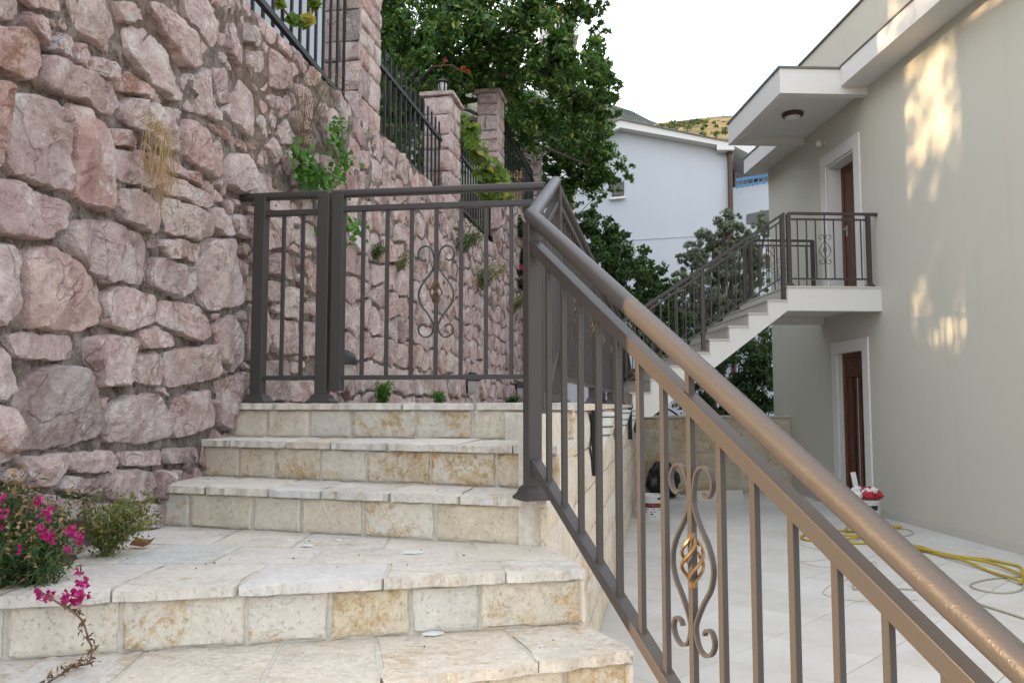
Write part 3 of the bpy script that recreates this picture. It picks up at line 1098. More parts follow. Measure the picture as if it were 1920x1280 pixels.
# far low wall closing the yard
fw = thing('garden_wall', (3.2, 13.5, 0), 'low wall of ochre limestone blocks with thin coping closing the yard', 'wall')
fx0, fx1, fy = 1.95, 4.55, 13.5
MB().prism([(fx0, fy + 0.02), (fx1, fy + 0.02), (fx1, fy + 0.28), (fx0, fy + 0.28)], -0.03, 1.20).build('core', M['joint_mortar'], fw)
rows = [0.0, 0.21, 0.43, 0.63, 0.82, 1.02, 1.20]
for z0, z1 in zip(rows, rows[1:]):
    x = fx0
    while x < fx1 - 0.01:
        w = rgs.uniform(0.24, 0.46)
        if fx1 - x - w < 0.15: w = fx1 - x
        panel('block', [Vector((x + 0.005, fy + 0.02, z0 + 0.005)), Vector((x + w - 0.005, fy + 0.02, z0 + 0.005)), Vector((x + w - 0.005, fy + 0.02, z1 - 0.005)), Vector((x + 0.005, fy + 0.02, z1 - 0.005))], (0, -1, 0), 0.02, M['limestone_far'], fw, 5, 3, sd, 0.004, 0.005, 0.5, smooth=True)
        sd += 1
        x += w
MB().prism([(fx0 - 0.02, fy - 0.03), (fx1, fy - 0.03), (fx1, fy + 0.31), (fx0 - 0.02, fy + 0.31)], 1.204, 1.238).build('coping', M['marble_edge'], fw)

# yard floor: bed and square tiles laid on the diagonal
fl = MB().prism([(-3.5, -3.5), (9, -3.5), (9, 13.6), (-3.5, 13.6)], -0.05, -0.006).build('terrace_floor', M['grout'], None)
tag(fl, 'paved yard of large pale stone tiles between stairs and house', None, None, 'structure')
ts = 0.60
tile_me = {}
def tile_mesh(k):
    h = ts / 2 - 0.0026
    b = 0.002
    vsx = [(-h, -h, -0.02), (h, -h, -0.02), (h, h, -0.02), (-h, h, -0.02), (-h, -h, -b), (h, -h, -b), (h, h, -b), (-h, h, -b), (-h + b, -h + b, 0), (h - b, -h + b, 0), (h - b, h - b, 0), (-h + b, h - b, 0)]
    fs = [(0, 1, 5, 4), (1, 2, 6, 5), (2, 3, 7, 6), (3, 0, 4, 7), (4, 5, 9, 8), (5, 6, 10, 9), (6, 7, 11, 10), (7, 4, 8, 11), (8, 9, 10, 11)]
    me = bpy.data.meshes.new('floor_tile')
    me.from_pydata(vsx, [], fs)
    me.materials.append(M['floor_tile'])
    return me
tme = tile_mesh(0)
ang = R(46)
ca, sa = math.cos(ang), math.sin(ang)
nt = 0
for i in range(-30, 31):
    for j in range(-30, 31):
        x, y = 2.0 + (i * ca - j * sa) * ts, 6.0 + (i * sa + j * ca) * ts
        if -0.2 < y < 13.3 and x < 4.95 - 0.0484 * (y - 9) and x > max(-0.95 + 0.18 * y, 0.45 - 0.35 * y):
            o = bpy.data.objects.new('floor_tile', tme)
            COL.objects.link(o)
            o.parent = fl
            rr = random.Random(i * 131 + j)
            o.location = (x, y, rr.uniform(-0.0006, 0.0010))
            o.rotation_euler = (0, 0, ang + rr.choice((0, 1, 2, 3)) * math.pi / 2)
            nt += 1
# ------------------------------------------------------------------ iron railings
SCROLL = [(.046, .148), (.060, .140), (.078, .150), (.085, .175), (.072, .200), (.046, .208), (.022, .192), (.011, .155), (.010, .115), (.032, .075), (.066, .030), (.082, -.015), (.072, -.060), (.042, -.100), (.017, -.140), (.010, -.165), (.021, -.200), (.046, -.213), (.071, -.202), (.082, -.178), (.072, -.156), (.052, -.156), (.043, -.168)]
def flatbar(mb, pts, nrm, w, t):
    """flat iron bar swept along a planar curve; w across the plane, t in it"""
    o = len(mb.v)
    for i, p in enumerate(pts):
        tg = (pts[min(i + 1, len(pts) - 1)] - pts[max(i - 1, 0)]).normalized()
        s = tg.cross(nrm).normalized()
        for a, b in ((-1, -1), (1, -1), (1, 1), (-1, 1)):
            mb.v.append(p + nrm * (w / 2 * a) + s * (t / 2 * b))
    n = len(pts)
    for i in range(n - 1):
        for k in range(4):
            a, b = o + i * 4 + k, o + i * 4 + (k + 1) % 4
            mb.f.append((a, b, b + 4, a + 4))
    mb.f.append((o, o + 1, o + 2, o + 3)); mb.f.append((o + 4 * n - 4, o + 4 * n - 3, o + 4 * n - 2, o + 4 * n - 1))
def ornament(root, c, ax, k=1.0, fine=True, mat='bronze_paint'):
    ax = Vector((ax.x, ax.y, 0)).normalized()
    nr = Vector((-ax.y, ax.x, 0))
    for s in (-1, 1):
        pts = catmull([c + ax * (x * k * s) + Z * (y * k) for x, y in SCROLL], 5 if fine else 2)
        mb = MB()
        flatbar(mb, pts, nr, 0.012 * k, 0.0065 * k)
        mb.build('scroll', M[mat], root, smooth=False)
    for j in range(4):
        pts = []
        for i in range(13 if fine else 7):
            f = i / (12 if fine else 6)
            an = j * math.pi / 2 + f * math.pi * 1.1
            r = 0.004 + 0.024 * math.sin(math.pi * f) ** 0.9
            pts.append(c + (ax * math.cos(an) + nr * math.sin(an)) * r * k + Z * ((f - 0.5) * 0.105 * k - 0.008))
        MB().tube(pts, 0.0042 * k, 6 if fine else 4).build('twisted_wire', M['gold_paint'], root, smooth=True)
    for s in (-1, 1):
        MB().lathe([(0.006, -0.010), (0.0105, -0.006), (0.0105, 0.006), (0.006, 0.010)], c + Z * (s * 0.056 * k - 0.008), 8).build('collar', M['gold_paint'], root)
def base_plate(root, p, ax, w=0.062, mat='bronze_paint'):
    ax = Vector((ax.x, ax.y, 0)).normalized()
    mb = MB()
    a2 = (ax, Vector((-ax.y, ax.x, 0)), Z)
    o = len(mb.v)
    lv = [(w * 1.02, 0.0), (w * 1.02, 0.010), (w * 0.92, 0.014), (w * 0.78, 0.024), (w * 0.66, 0.040), (w * 0.52, 0.046)]
    for h, z in lv:
        for i, j in ((-1, -1), (1, -1), (1, 1), (-1, 1)):
            mb.v.append(Vector(p) + a2[0] * h * i + a2[1] * h * j + Z * z)
    for r in range(len(lv) - 1):
        for k in range(4):
            a, b = o + r * 4 + k, o + r * 4 + (k + 1) % 4
            mb.f.append((a, b, b + 4, a + 4))
    mb.f.append((o + 3, o + 2, o + 1, o)); q = o + 4 * (len(lv) - 1); mb.f.append((q, q + 1, q + 2, q + 3))
    mb.build('base_plate', M[mat], root)
def lerp(a, b, f): return a + (b - a) * f
def railing_span(root, P, Q, hand, mid, low, fr, orn=(), bw=0.017, rail=(0.042, 0.030), midr=(0.036, 0.026), lowr=(0.034, 0.022), hand_on=True, fine=True, k=1.0, stub=True, mat='bronze_paint', ozc=None, clip=(0.0, 1.0)):
    """rails between two base points; hand/mid/low are heights over the base; fr are the baluster fractions"""
    ax = Q - P
    if hand_on:
        MB().beam(P + Z * (hand - rail[1] / 2), Q + Z * (hand - rail[1] / 2), rail[0], rail[1]).build('handrail', M[mat], root, bevel=0.006 if fine else 0)
    MB().beam(P + Z * mid, Q + Z * mid, midr[0], midr[1]).build('upper_rail', M[mat], root, bevel=0.002 if fine else 0)
    MB().beam(P + Z * low, Q + Z * low, lowr[0], lowr[1]).build('lower_rail', M[mat], root, bevel=0.002 if fine else 0)
    h = Vector((ax.x, ax.y, 0)).length
    sl = abs(ax.z) / max(h, 1e-6) * bw * 0.5
    for f in fr:
        p = lerp(P, Q, f)
        MB().vbar(p, p.z + low + lowr[1] * 0.3 - sl, p.z + mid - midr[1] * 0.3 + sl, bw, ax=ax).build('baluster', M[mat], root, bevel=0.0015 if fine else 0, seg=1)
    for f in orn:
        p = lerp(P, Q, f)
        zc = p.z + (ozc if ozc is not None else (low + mid) / 2)
        ornament(root, Vector((p.x, p.y, zc)), ax, k, fine, mat)
        if stub:
            MB().vbar(p, p.z + mid, p.z + hand - rail[1] * 0.4, bw, ax=ax).build('stub', M[mat], root)
def post(root, p, z0, z1, ax, w=0.06, plate=True, mat='bronze_paint', bev=0.004):
    MB().vbar(p, z0, z1, w, ax=ax).build('post', M[mat], root, bevel=bev)
    if plate: base_plate(root, (p[0], p[1], z0), ax, w, mat)

LZ = 1.41
# landing rail: fixed leaf next to the rubble wall, then the gate leaf
gl = lambda x: Vector((x, 4.08 - 0.145 * (x + 1.253), LZ))
lr = thing('landing_railing', tuple(gl(-1.08)), 'short bronze railing leaf with two bars between the rubble wall and gate', 'railing')
p1, p2 = gl(-1.253), gl(-0.925)
ax = p2 - p1
HG = 1.05
post(lr, p1, LZ, LZ + HG - 0.025, ax)
post(lr, p2, LZ, LZ + HG - 0.025, ax)
MB().beam(gl(-1.43) + Z * (HG - 0.018), p2 + ax.normalized() * 0.028 + Z * (HG - 0.018), 0.05, 0.036).build('handrail', M['bronze_paint'], lr, bevel=0.012, seg=3)
railing_span(lr, p1, p2, HG, 0.945, 0.125, (0.36, 0.66), hand_on=False)
gt = thing('railing_gate', tuple(gl(-0.4)), 'bronze gate leaf with scroll ornament standing at the top of the steps', 'gate')
p1, p2 = gl(-0.852), gl(0.135)
post(gt, p1, LZ + 0.06, LZ + HG - 0.025, ax, 0.058, plate=False)
MB().beam(p1 - ax.normalized() * 0.035 + Z * (HG - 0.018), p2 + ax.normalized() * 0.03 + Z * (HG - 0.018), 0.05, 0.036).build('handrail', M['bronze_paint'], gt, bevel=0.012, seg=3)
fr = [0.125 + 0.1225 * i for i in range(7)]
railing_span(gt, p1, p2, HG, 0.955, 0.125, fr, orn=(fr[3],), hand_on=False, stub=False, bw=0.018, k=1.05)
MB().vbar(p2, LZ + 0.09, LZ + HG - 0.03, 0.03, ax=ax).build('end_post', M['bronze_paint'], gt, bevel=0.002)

# the stair railing in front: post on the third step, tube handrail down to the yard
A = Vector((0.205, 3.868, 0)); B = Vector((0.068, 2.765, 0))
DR = Vector((0.374, -0.927, 0)).normalized()
END = 2.25
sr = thing('stair_railing', (B.x, B.y, SZ[3]), 'bronze stair railing with round tube handrail running down past the steps', 'railing')
tA, tB = Vector((A.x, A.y, 2.46)), Vector((B.x, B.y, 2.040))
slope = 0.585
tE = tB + DR * END - Z * slope * END
corner = [tB + (tA - tB).normalized() * s for s in (0.05, 0.03, 0.015)] + [tB + Vector((-0.004, 0, 0.004))] + [tB + (tE - tB).normalized() * s for s in (0.015, 0.03, 0.05)]
pts = [tA + (tA - tB).normalized() * 0.02, tA] + [lerp(tA, tB, f) for f in (0.25, 0.5, 0.75)] + corner + [lerp(tB, tE, f) for f in (0.1, 0.2, 0.3, 0.4, 0.5, 0.6, 0.7, 0.8, 0.9, 1)]
MB().tube(pts, 0.0258, 24).build('handrail', M['bronze_tube'], sr, smooth=True)
post(sr, B, SZ[3] + 0.001, 2.02, DR, 0.050)
post(sr, A, LZ + 0.001, 2.44, UT, 0.06)
bB, bE = Vector((B.x, B.y, 2.04)), tE
fr = [(0.917 - 0.112 * i) / END for i in range(7, -1, -1)] + [(0.917 + 0.112 * i) / END for i in range(1, 11)]
railing_span(sr, bB, bE, 0.0, -0.094, -0.815, fr, orn=(0.917 / END,), hand_on=False, bw=0.0165, midr=(0.036, 0.036), lowr=(0.036, 0.03), ozc=-0.445, k=0.98)
bA = Vector((A.x, A.y, 2.46))
railing_span(sr, bB, bA, 0.0, -0.10, -0.80, [0.17, 0.33, 0.5, 0.67, 0.83], hand_on=False, stub=False)
post(sr, B + DR * END, 0.0, tE.z, DR, 0.06)

# railing on the terrace wall
tr = thing('terrace_railing', tuple(twx(7) + Z * LZ), 'long bronze railing on top of the terrace wall running to the far flight', 'railing')
q0 = Vector((A.x, A.y, LZ)) + UT * 0.05
q1 = Vector((A.x, A.y, LZ)) + UT * 6.35
MB().beam(q0 + Z * (HG - 0.018), q1 + Z * (HG - 0.018), 0.05, 0.036).build('handrail', M['bronze_paint'], tr, bevel=0.01)
nb = 52
railing_span(tr, q0, q1, HG, 0.955, 0.125, [(i + 0.6) / nb for i in range(nb)], orn=[(i + 0.6) / nb for i in (6, 15, 24, 33, 42)], hand_on=False, fine=False, stub=False)
for f in (0.33, 0.66, 1.0):
    post(tr, lerp(q0, q1, f), LZ, LZ + HG - 0.03, UT, bev=0)

# ------------------------------------------------------------------ the sage green house
HO = Vector((4.682, 10.4, 0)); UH = Vector((-0.0484, 1, 0)).normalized(); NH = Vector((-UH.y, UH.x, 0))
def hp(a, b, z): return HO + UH * a + NH * b + Z * z
HAX = (UH, NH, Z)
def hbox(mb, a0, a1, b0, b1, z0, z1):
    return mb.box(hp((a0 + a1) / 2, (b0 + b1) / 2, (z0 + z1) / 2), ((a1 - a0) / 2, (b1 - b0) / 2, (z1 - z0) / 2), HAX)
hs = thing('house', tuple(hp(-1, 0, 0)), 'sage green plastered house with white door surrounds and deep eaves', 'house')
w = MB()
A0, A1 = -8.0, 3.85
hbox(w, A0, 0.53, -0.3, 0, -0.03, 2.5); hbox(w, 1.30, A1, -0.3, 0, -0.03, 2.5); hbox(w, 0.53, 1.30, -0.3, 0, 2.13, 2.5)
hbox(w, A0, 0.60, -0.3, 0, 2.5, 5.9); hbox(w, 1.48, A1, -0.3, 0, 2.5, 5.9); hbox(w, 0.60, 1.48, -0.3, 0, 4.88, 5.9); hbox(w, 0.60, 1.48, -0.3, 0, 2.5, 2.90)
hbox(w, A1 - 0.3, A1 - 0.001, -7, -0.3, -0.03, 5.9); hbox(w, A0, A0 + 0.3, -7, -0.3, -0.03, 5.9); hbox(w, A0, A1, -7.3, -7, -0.03, 5.9)
w.build('wall', M['plaster_sage'], hs)
e = MB()
hbox(e, A0 - 0.2, 0.18, -0.02, 0.36, 5.572, 5.825)
e.build('eave', M['plaster_white'], hs)
e = MB()
hbox(e, 2.37, A1 + 0.2, -0.02, 0.36, 5.50, 5.76)
e.build('eave', M['plaster_white'], hs)
e = MB()
hbox(e, A0 - 0.22, 0.16, -0.02, 0.375, 5.827, 5.845); hbox(e, 2.38, A1 + 0.22, -0.02, 0.375, 5.762, 5.78)
e.build('eave_flashing', M['flashing'], hs)
p = MB()
hbox(p, A0, 2.0, -0.1, 0.20, 5.86, 6.56); hbox(p, A0, A1, -7.2, -0.1, 5.86, 6.0)
p.build('parapet', M['plaster_sage'], hs)
p = MB()
hbox(p, A0, 2.03, -0.12, 0.225, 6.562, 6.585)
p.build('parapet_flashing', M['flashing'], hs)
# canopy: rim beams with a recessed soffit
cn = MB()
ca0, ca1, cb, cz0, cz1 = 0.18, 2.37, 1.17, 5.47, 5.80
hbox(cn, ca0, ca0 + 0.12, -0.01, cb, cz0, cz1); hbox(cn, ca1 - 0.12, ca1, -0.01, cb - 0.12, cz0, cz1); hbox(cn, ca0 + 0.12, ca1, cb - 0.12, cb, cz0, cz1); hbox(cn, ca0 + 0.12, ca1 - 0.12, -0.01, cb - 0.12, cz0 + 0.09, cz1)
cn = cn.build('canopy', M['plaster_white'], hs)
cf = MB()
hbox(cf, ca0 - 0.02, ca1 + 0.02, -0.01, cb + 0.02, cz1 + 0.002, cz1 + 0.028)
cf.build('canopy_flashing', M['flashing'], cn)
# balcony
bs = MB()
ba1, bb, bz0, bz1 = 1.85, 1.21, 2.59, 2.88
hbox(bs, 0, 0.12, 0.0, bb, bz0, bz1); hbox(bs, ba1 - 0.14, ba1, 0.0, bb, bz0, bz1); hbox(bs, 0.12, ba1 - 0.14, 0, bb, bz0 + 0.10, bz1)
bs = bs.build('balcony', M['marble_white'], hs)
bt = MB()
hbox(bt, -0.012, ba1, 0, bb + 0.012, bz1 + 0.001, bz1 + 0.022)
bt.build('balcony_floor', M['marble_edge'], bs)
sk = MB()
hbox(sk, A0, 0.36, 0.002, 0.014, 0.0, 0.085); hbox(sk, 1.46, A1, 0.002, 0.014, 0.0, 0.085)
sk.build('skirting', M['marble_edge'], hs)
# upper door
def door(a0, a1, z0, z1, fw, name):
    d = MB()
    hbox(d, a0 - fw, a0, 0.002, 0.028, z0, z1 + fw); hbox(d, a1, a1 + fw, 0.002, 0.028, z0, z1 + fw); hbox(d, a0, a1, 0.002, 0.028, z1, z1 + fw)
    return d.build('door_surround', M['plaster_white'], hs, bevel=0.003, seg=1)
door(0.60, 1.48, 2.902, 4.88, 0.175, 'upper')
d = MB()
hbox(d, 1.452, 1.479, -0.24, 0.0, 2.905, 4.878); hbox(d, 0.601, 0.628, -0.24, 0.0, 2.905, 4.878); hbox(d, 0.629, 1.451, -0.24, 0.0, 4.85, 4.878)
d.build('door_reveal', M['plaster_white'], hs)
d = MB()
hbox(d, 0.63, 0.70, -0.26, -0.19, 2.905, 4.848); hbox(d, 1.38, 1.45, -0.26, -0.19, 2.905, 4.848); hbox(d, 0.70, 1.38, -0.26, -0.19, 4.76, 4.848)
ud = d.build('door', M['wood_brown'], hs, bevel=0.004, seg=1)
d = MB()
hbox(d, 0.705, 1.375, -0.25, -0.205, 2.915, 4.755)
lf = d.build('door_leaf', M['wood_brown'], ud)
for za, zb in ((3.05, 3.65), (3.78, 4.65)):
    d = MB(); hbox(d, 0.80, 1.28, -0.206, -0.198, za, zb); d.build('door_panel', M['wood_brown'], ud, bevel=0.004, seg=1)
d = MB()
d.tube([hp(1.33, -0.205, 3.92), hp(1.33, -0.15, 3.92), hp(1.22, -0.15, 3.92)], 0.010, 8)
hbox(d, 1.31, 1.35, -0.205, -0.196, 3.82, 3.98)
d.build('door_handle', M['grey_plastic'], ud)
# lower door with roller shutter box
door(0.53, 1.30, 0.0, 2.13, 0.165, 'lower')
d = MB()
hbox(d, 0.532, 0.60, -0.16, -0.06, 0.0, 2.128); hbox(d, 1.23, 1.298, -0.16, -0.06, 0.0, 2.128); hbox(d, 0.60, 1.23, -0.16, -0.06, 2.06, 2.128)
ld = d.build('door', M['wood_brown'], hs, bevel=0.003, seg=1)
for i in range(5):
    d = MB(); z = 1.80 + i * 0.052
    hbox(d, 0.602, 1.228, -0.15, -0.075 - 0.004 * (i % 2), z, z + 0.048)
    d.build('shutter_slat', M['wood_brown'], ld)
d = MB()
hbox(d, 0.60, 0.72, -0.15, -0.09, 0.0, 1.79); hbox(d, 0.84, 0.98, -0.15, -0.09, 0.0, 1.79); hbox(d, 1.12, 1.23, -0.15, -0.09, 0.0, 1.79); hbox(d, 0.72, 1.12, -0.15, -0.092, 0.0, 0.16)
d.build('door_leaf', M['wood_brown'], ld, bevel=0.003, seg=1)
for a in ((0.722, 0.838), (0.982, 1.118)):
    d = MB(); hbox(d, a[0], a[1], -0.135, -0.125, 0.165, 1.79); d.build('pane', M['dark_glass'], ld)
d = MB(); hbox(d, 0.90, 0.912, -0.089, -0.08, 0.02, 1.78); d.build('astragal', M['grey_plastic'], ld)
# ceiling lamp, sensor
cl = thing('ceiling_lamp', tuple(hp(1.1, 0.55, cz0 + 0.09)), 'round dark rimmed lamp on the underside of the door canopy', 'lamp')
c0 = hp(1.15, 0.62, cz0 + 0.088)
MB().lathe([(0.135, 0.0), (0.15, -0.015), (0.145, -0.045), (0.115, -0.06)], c0, 28).build('rim', M['brown_metal'], cl, smooth=True)
MB().lathe([(0.112, -0.058), (0.10, -0.085), (0.06, -0.105), (0.01, -0.11)], c0, 28).build('diffuser', M['frosted_glass'], cl, smooth=True)
sn = thing('motion_sensor', tuple(hp(1.95, 0.0, 5.0)), 'small white ball sensor on the wall beside the balcony door', 'sensor')
c0 = hp(1.55, 0.02, 5.26)
MB().box(hp(1.55, 0.012, 5.27), (0.04, 0.01, 0.045), HAX).build('bracket', M['white_plastic'], sn, bevel=0.005)
MB().lathe([(0.005, -0.05), (0.035, -0.042), (0.052, -0.012), (0.052, 0.012), (0.035, 0.042), (0.005, 0.05)], hp(1.55, 0.07, 5.25), 16).build('sensor_head', M['white_plastic'], sn, smooth=True)

# ------------------------------------------------------------------ flight to the balcony
fs_ = thing('balcony_flight', tuple(hp(0.9, 3.3, LZ)), 'white flight of nine steps rising from the terrace to the balcony', 'staircase')
RI, TR, NS = (2.902 - LZ) / 9, 0.25, 9
prof = [(bb + 0.001, 2.87)]
zt = 2.87
for k in range(NS - 1):
    zt -= RI
    prof += [(bb + 0.001 + TR * k, zt), (bb + 0.001 + TR * (k + 1), zt)]
prof[-1] = (bb + TR * (NS - 1) - 0.02, zt)
prof += [(bb + TR * (NS - 1) - 0.02, LZ - 0.15), (bb + TR * (NS - 2), LZ - 0.15)]
prof += [(bb + 0.001, 2.592)]
poly = [hp(0.0, b_, z_) for b_, z_ in prof]
MB().slab(poly, UH * (ba1 - 0.001)).build('flight', M['marble_white'], fs_)
for k in range(NS - 1):
    z = 2.87 - RI * (k + 1)
    d = MB(); hbox(d, -0.012, ba1 + 0.01, bb + TR * k + 0.003, bb + TR * (k + 1) + 0.022, z + 0.002, z + 0.022)
    d.build('tread', M['marble_edge'], fs_)
for k in range(NS):
    z = 2.87 - RI * (k + 1)
    d = MB(); hbox(d, 0.004, ba1 - 0.006, bb + TR * k + 0.002 - (0.02 if k == NS - 1 else 0), bb + TR * k + 0.010 - (0.02 if k == NS - 1 else 0), z + 0.0235, z + RI - 0.001)
    d.build('riser', M['riser_grey'], fs_)
# railings of flight and balcony
BZ = 2.902
def hrail(root, Pa, Pb, nbal, orn=(), hand=0.955, mid=0.865, low=0.10, k=0.9):
    MB().beam(Pa + Z * (hand - 0.015), Pb + Z * (hand - 0.015), 0.045, 0.030).build('handrail', M['bronze_paint'], root)
    railing_span(root, Pa, Pb, hand, mid, low, [(i + 1) / (nbal + 1) for i in range(nbal)], orn=[(i + 1) / (nbal + 1) for i in orn], hand_on=False, fine=False, bw=0.0135, rail=(0.04, 0.03), midr=(0.028, 0.022), lowr=(0.026, 0.02), k=k)
br = thing('balcony_railing', tuple(hp(0.05, 0.6, BZ)), 'bronze front railing of the balcony with gilded scroll ornament', 'railing')
hrail(br, hp(0.05, 1.16, BZ), hp(0.05, 0.10, BZ), 8, orn=(3,))
MB().beam(hp(0.05, 0.10, BZ + 0.937), hp(0.05, -0.0, BZ + 0.937), 0.05, 0.036).build('handrail_end', M['bronze_paint'], br)
post(br, hp(0.05, 1.16, 0), BZ, BZ + 0.93, UH, 0.05, bev=0)
post(br, hp(0.05, 0.12, 0), BZ, BZ + 0.93, UH, 0.05, bev=0)
br2 = thing('balcony_railing', tuple(hp(1.8, 0.6, BZ)), 'bronze railing on the far edge of the balcony behind the door', 'railing')
hrail(br2, hp(1.78, 1.06, BZ), hp(1.78, 0.10, BZ), 7, orn=(3,))
post(br2, hp(1.78, 1.06, 0), BZ, BZ + 0.93, UH, 0.05, bev=0)
post(br2, hp(1.78, 0.12, 0), BZ, BZ + 0.93, UH, 0.05, bev=0)
for a_, lab in ((0.05, 'bronze railing on the near side of the white balcony flight'), (1.78, 'bronze railing on the far side of the white balcony flight')):
    b0 = 1.21 if a_ < 1 else 1.12
    rr = thing('flight_railing', tuple(hp(a_, 2.2, 2.0)), lab, 'railing')
    Pa, Pb = hp(a_, b0, BZ + 0.05), hp(a_, b0 + TR * 8.6, BZ + 0.05 - RI * 8.6)
    hrail(rr, Pa, Pb, 19, orn=(1, 9, 15) if a_ < 1 else (5, 12), hand=0.905, mid=0.815, low=0.10)
    post(rr, hp(a_, b0 + 0.03, 0), BZ - 0.18, BZ + 0.92, UH, 0.05, plate=False, bev=0)
    f = 0.5
    pm = lerp(Pa, Pb, f)
    post(rr, pm, pm.z - 0.15, pm.z + 0.86, UH, 0.045, plate=False, bev=0)
    pm = Pb
    post(rr, pm, LZ, pm.z + 0.88, UH, 0.05, bev=0)

# ------------------------------------------------------------------ sconces
def sconce(c, N, label, s=1.0):
    """half cone of frosted glass between two dark strips, three wires round it"""
    U = Vector((-N.y, N.x, 0))
    r = thing('wall_sconce', tuple(c), label, 'wall lamp', 'sconces along the terrace wall')
    H = 0.335 * s
    def ring(z, k=1.0):
        f = (z / H)
        w, d = (0.012 + 0.10 * f) * s * k, (0.010 + 0.115 * f) * s * k
        return [c + U * (-w * math.cos(math.pi * i / 12)) + N * (d * math.sin(math.pi * i / 12) + 0.006) + Z * z for i in range(13)]
    mb = MB()
    zs = [0, H * 0.25, H * 0.5, H * 0.75, H]
    for z in zs: mb.v += ring(z)
    for a in range(len(zs) - 1):
        for i in range(12):
            q = a * 13 + i
            mb.f.append((q, q + 1, q + 14, q + 13))
        mb.f.append((a * 13 + 12, a * 13, a * 13 + 13, a * 13 + 25))
    mb.f.append(tuple(range(12, -1, -1)))
    mb.f.append(tuple(4 * 13 + i for i in range(13)))
    mb.build('glass_shade', M['frosted_glass'], r, smooth=False)
    for sg in (-1, 1):
        p0, p1 = c + U * (sg * 0.020 * s) + N * 0.02 - Z * 0.012, c + U * (sg * 0.122 * s) + N * 0.026 + Z * (H + 0.008)
        MB().beam(p0, p1, 0.018, 0.046 * s, up=N).build('side_strip', M['black_iron'], r)
    for z in (H * 0.62, H * 0.76, H * 0.92):
        MB().tube(ring(z, 1.06), 0.0035, 6).build('wire', M['black_iron'], r)
    MB().box(c + N * 0.004 + Z * (H * 0.6), (0.05 * s, 0.003, 0.12 * s), (U, N, Z)).build('back_plate', M['black_iron'], r)
for d, lab in ((4.60, 'frosted glass sconce with dark strips, first along the terrace wall from the steps'), (6.95, 'frosted glass sconce with dark strips, second along the terrace wall from the steps'),
               (9.5, 'frosted glass sconce with dark strips, third along the terrace wall from the steps'), (11.8, 'frosted glass sconce with dark strips, fourth along the terrace wall from the steps')):
    sconce(twx(d) + NTW * 0.006 + Z * 1.03, NTW, lab)
def hood_lamp(u, z, lab):
    c = wmap(u, z, 0.06)
    r = thing('hooded_lamp', tuple(c), lab, 'wall lamp', 'hooded lamps low on the rubble wall')
    N, U = N2, U2
    mb = MB()
    prof = [(0.02, 0.145), (0.055, 0.14), (0.088, 0.115), (0.104, 0.08), (0.108, 0.05), (0.100, 0.045)]
    for pr, pz in prof:
        for i in range(13):
            an = math.pi * i / 12
            mb.v.append(c + U * (-pr * math.cos(an)) + N * (pr * 1.15 * math.sin(an) + 0.0) + Z * pz)
    for a in range(len(prof) - 1):
        for i in range(12):
            q = a * 13 + i
            mb.f.append((q, q + 1, q + 14, q + 13))
        mb.f.append((a * 13 + 12, a * 13, a * 13 + 13, a * 13 + 25))
    mb.f.append(tuple(range(12, -1, -1))); mb.f.append(tuple((len(prof) - 1) * 13 + i for i in range(13)))
    mb.build('hood', M['dark_plastic'], r, smooth=True)
    mb = MB()
    prof = [(0.094, 0.046), (0.09, 0.0), (0.078, -0.05), (0.058, -0.09), (0.03, -0.105)]
    for pr, pz in prof:
        for i in range(13):
            an = math.pi * i / 12
            mb.v.append(c + U * (-pr * math.cos(an)) + N * (pr * math.sin(an)) + Z * pz)
    for a in range(len(prof) - 1):
        for i in range(12):
            q = a * 13 + i
            mb.f.append((q, q + 1, q + 14, q + 13))
        mb.f.append((a * 13 + 12, a * 13, a * 13 + 13, a * 13 + 25))
    mb.f.append(tuple(range(12, -1, -1))); mb.f.append(tuple((len(prof) - 1) * 13 + i for i in range(13)))
    mb.build('lens', M['grey_plastic'], r, smooth=True)
    MB().box(wmap(u, z + 0.02, 0.045), (0.06, 0.05, 0.09), (U, N, Z)).build('back_box', M['dark_plastic'], r)
for px, py, lab in ((640, 697, 'hooded grey lamp low on the rubble wall next to the gate post'), (884, 722, 'hooded grey lamp low on the rubble wall under the scroll side of the gate'), (974, 733, 'hooded grey lamp low on the rubble wall near its far plants')):
    u, z = at_wall(px, py, 0.08)
    hood_lamp(u, z, lab)
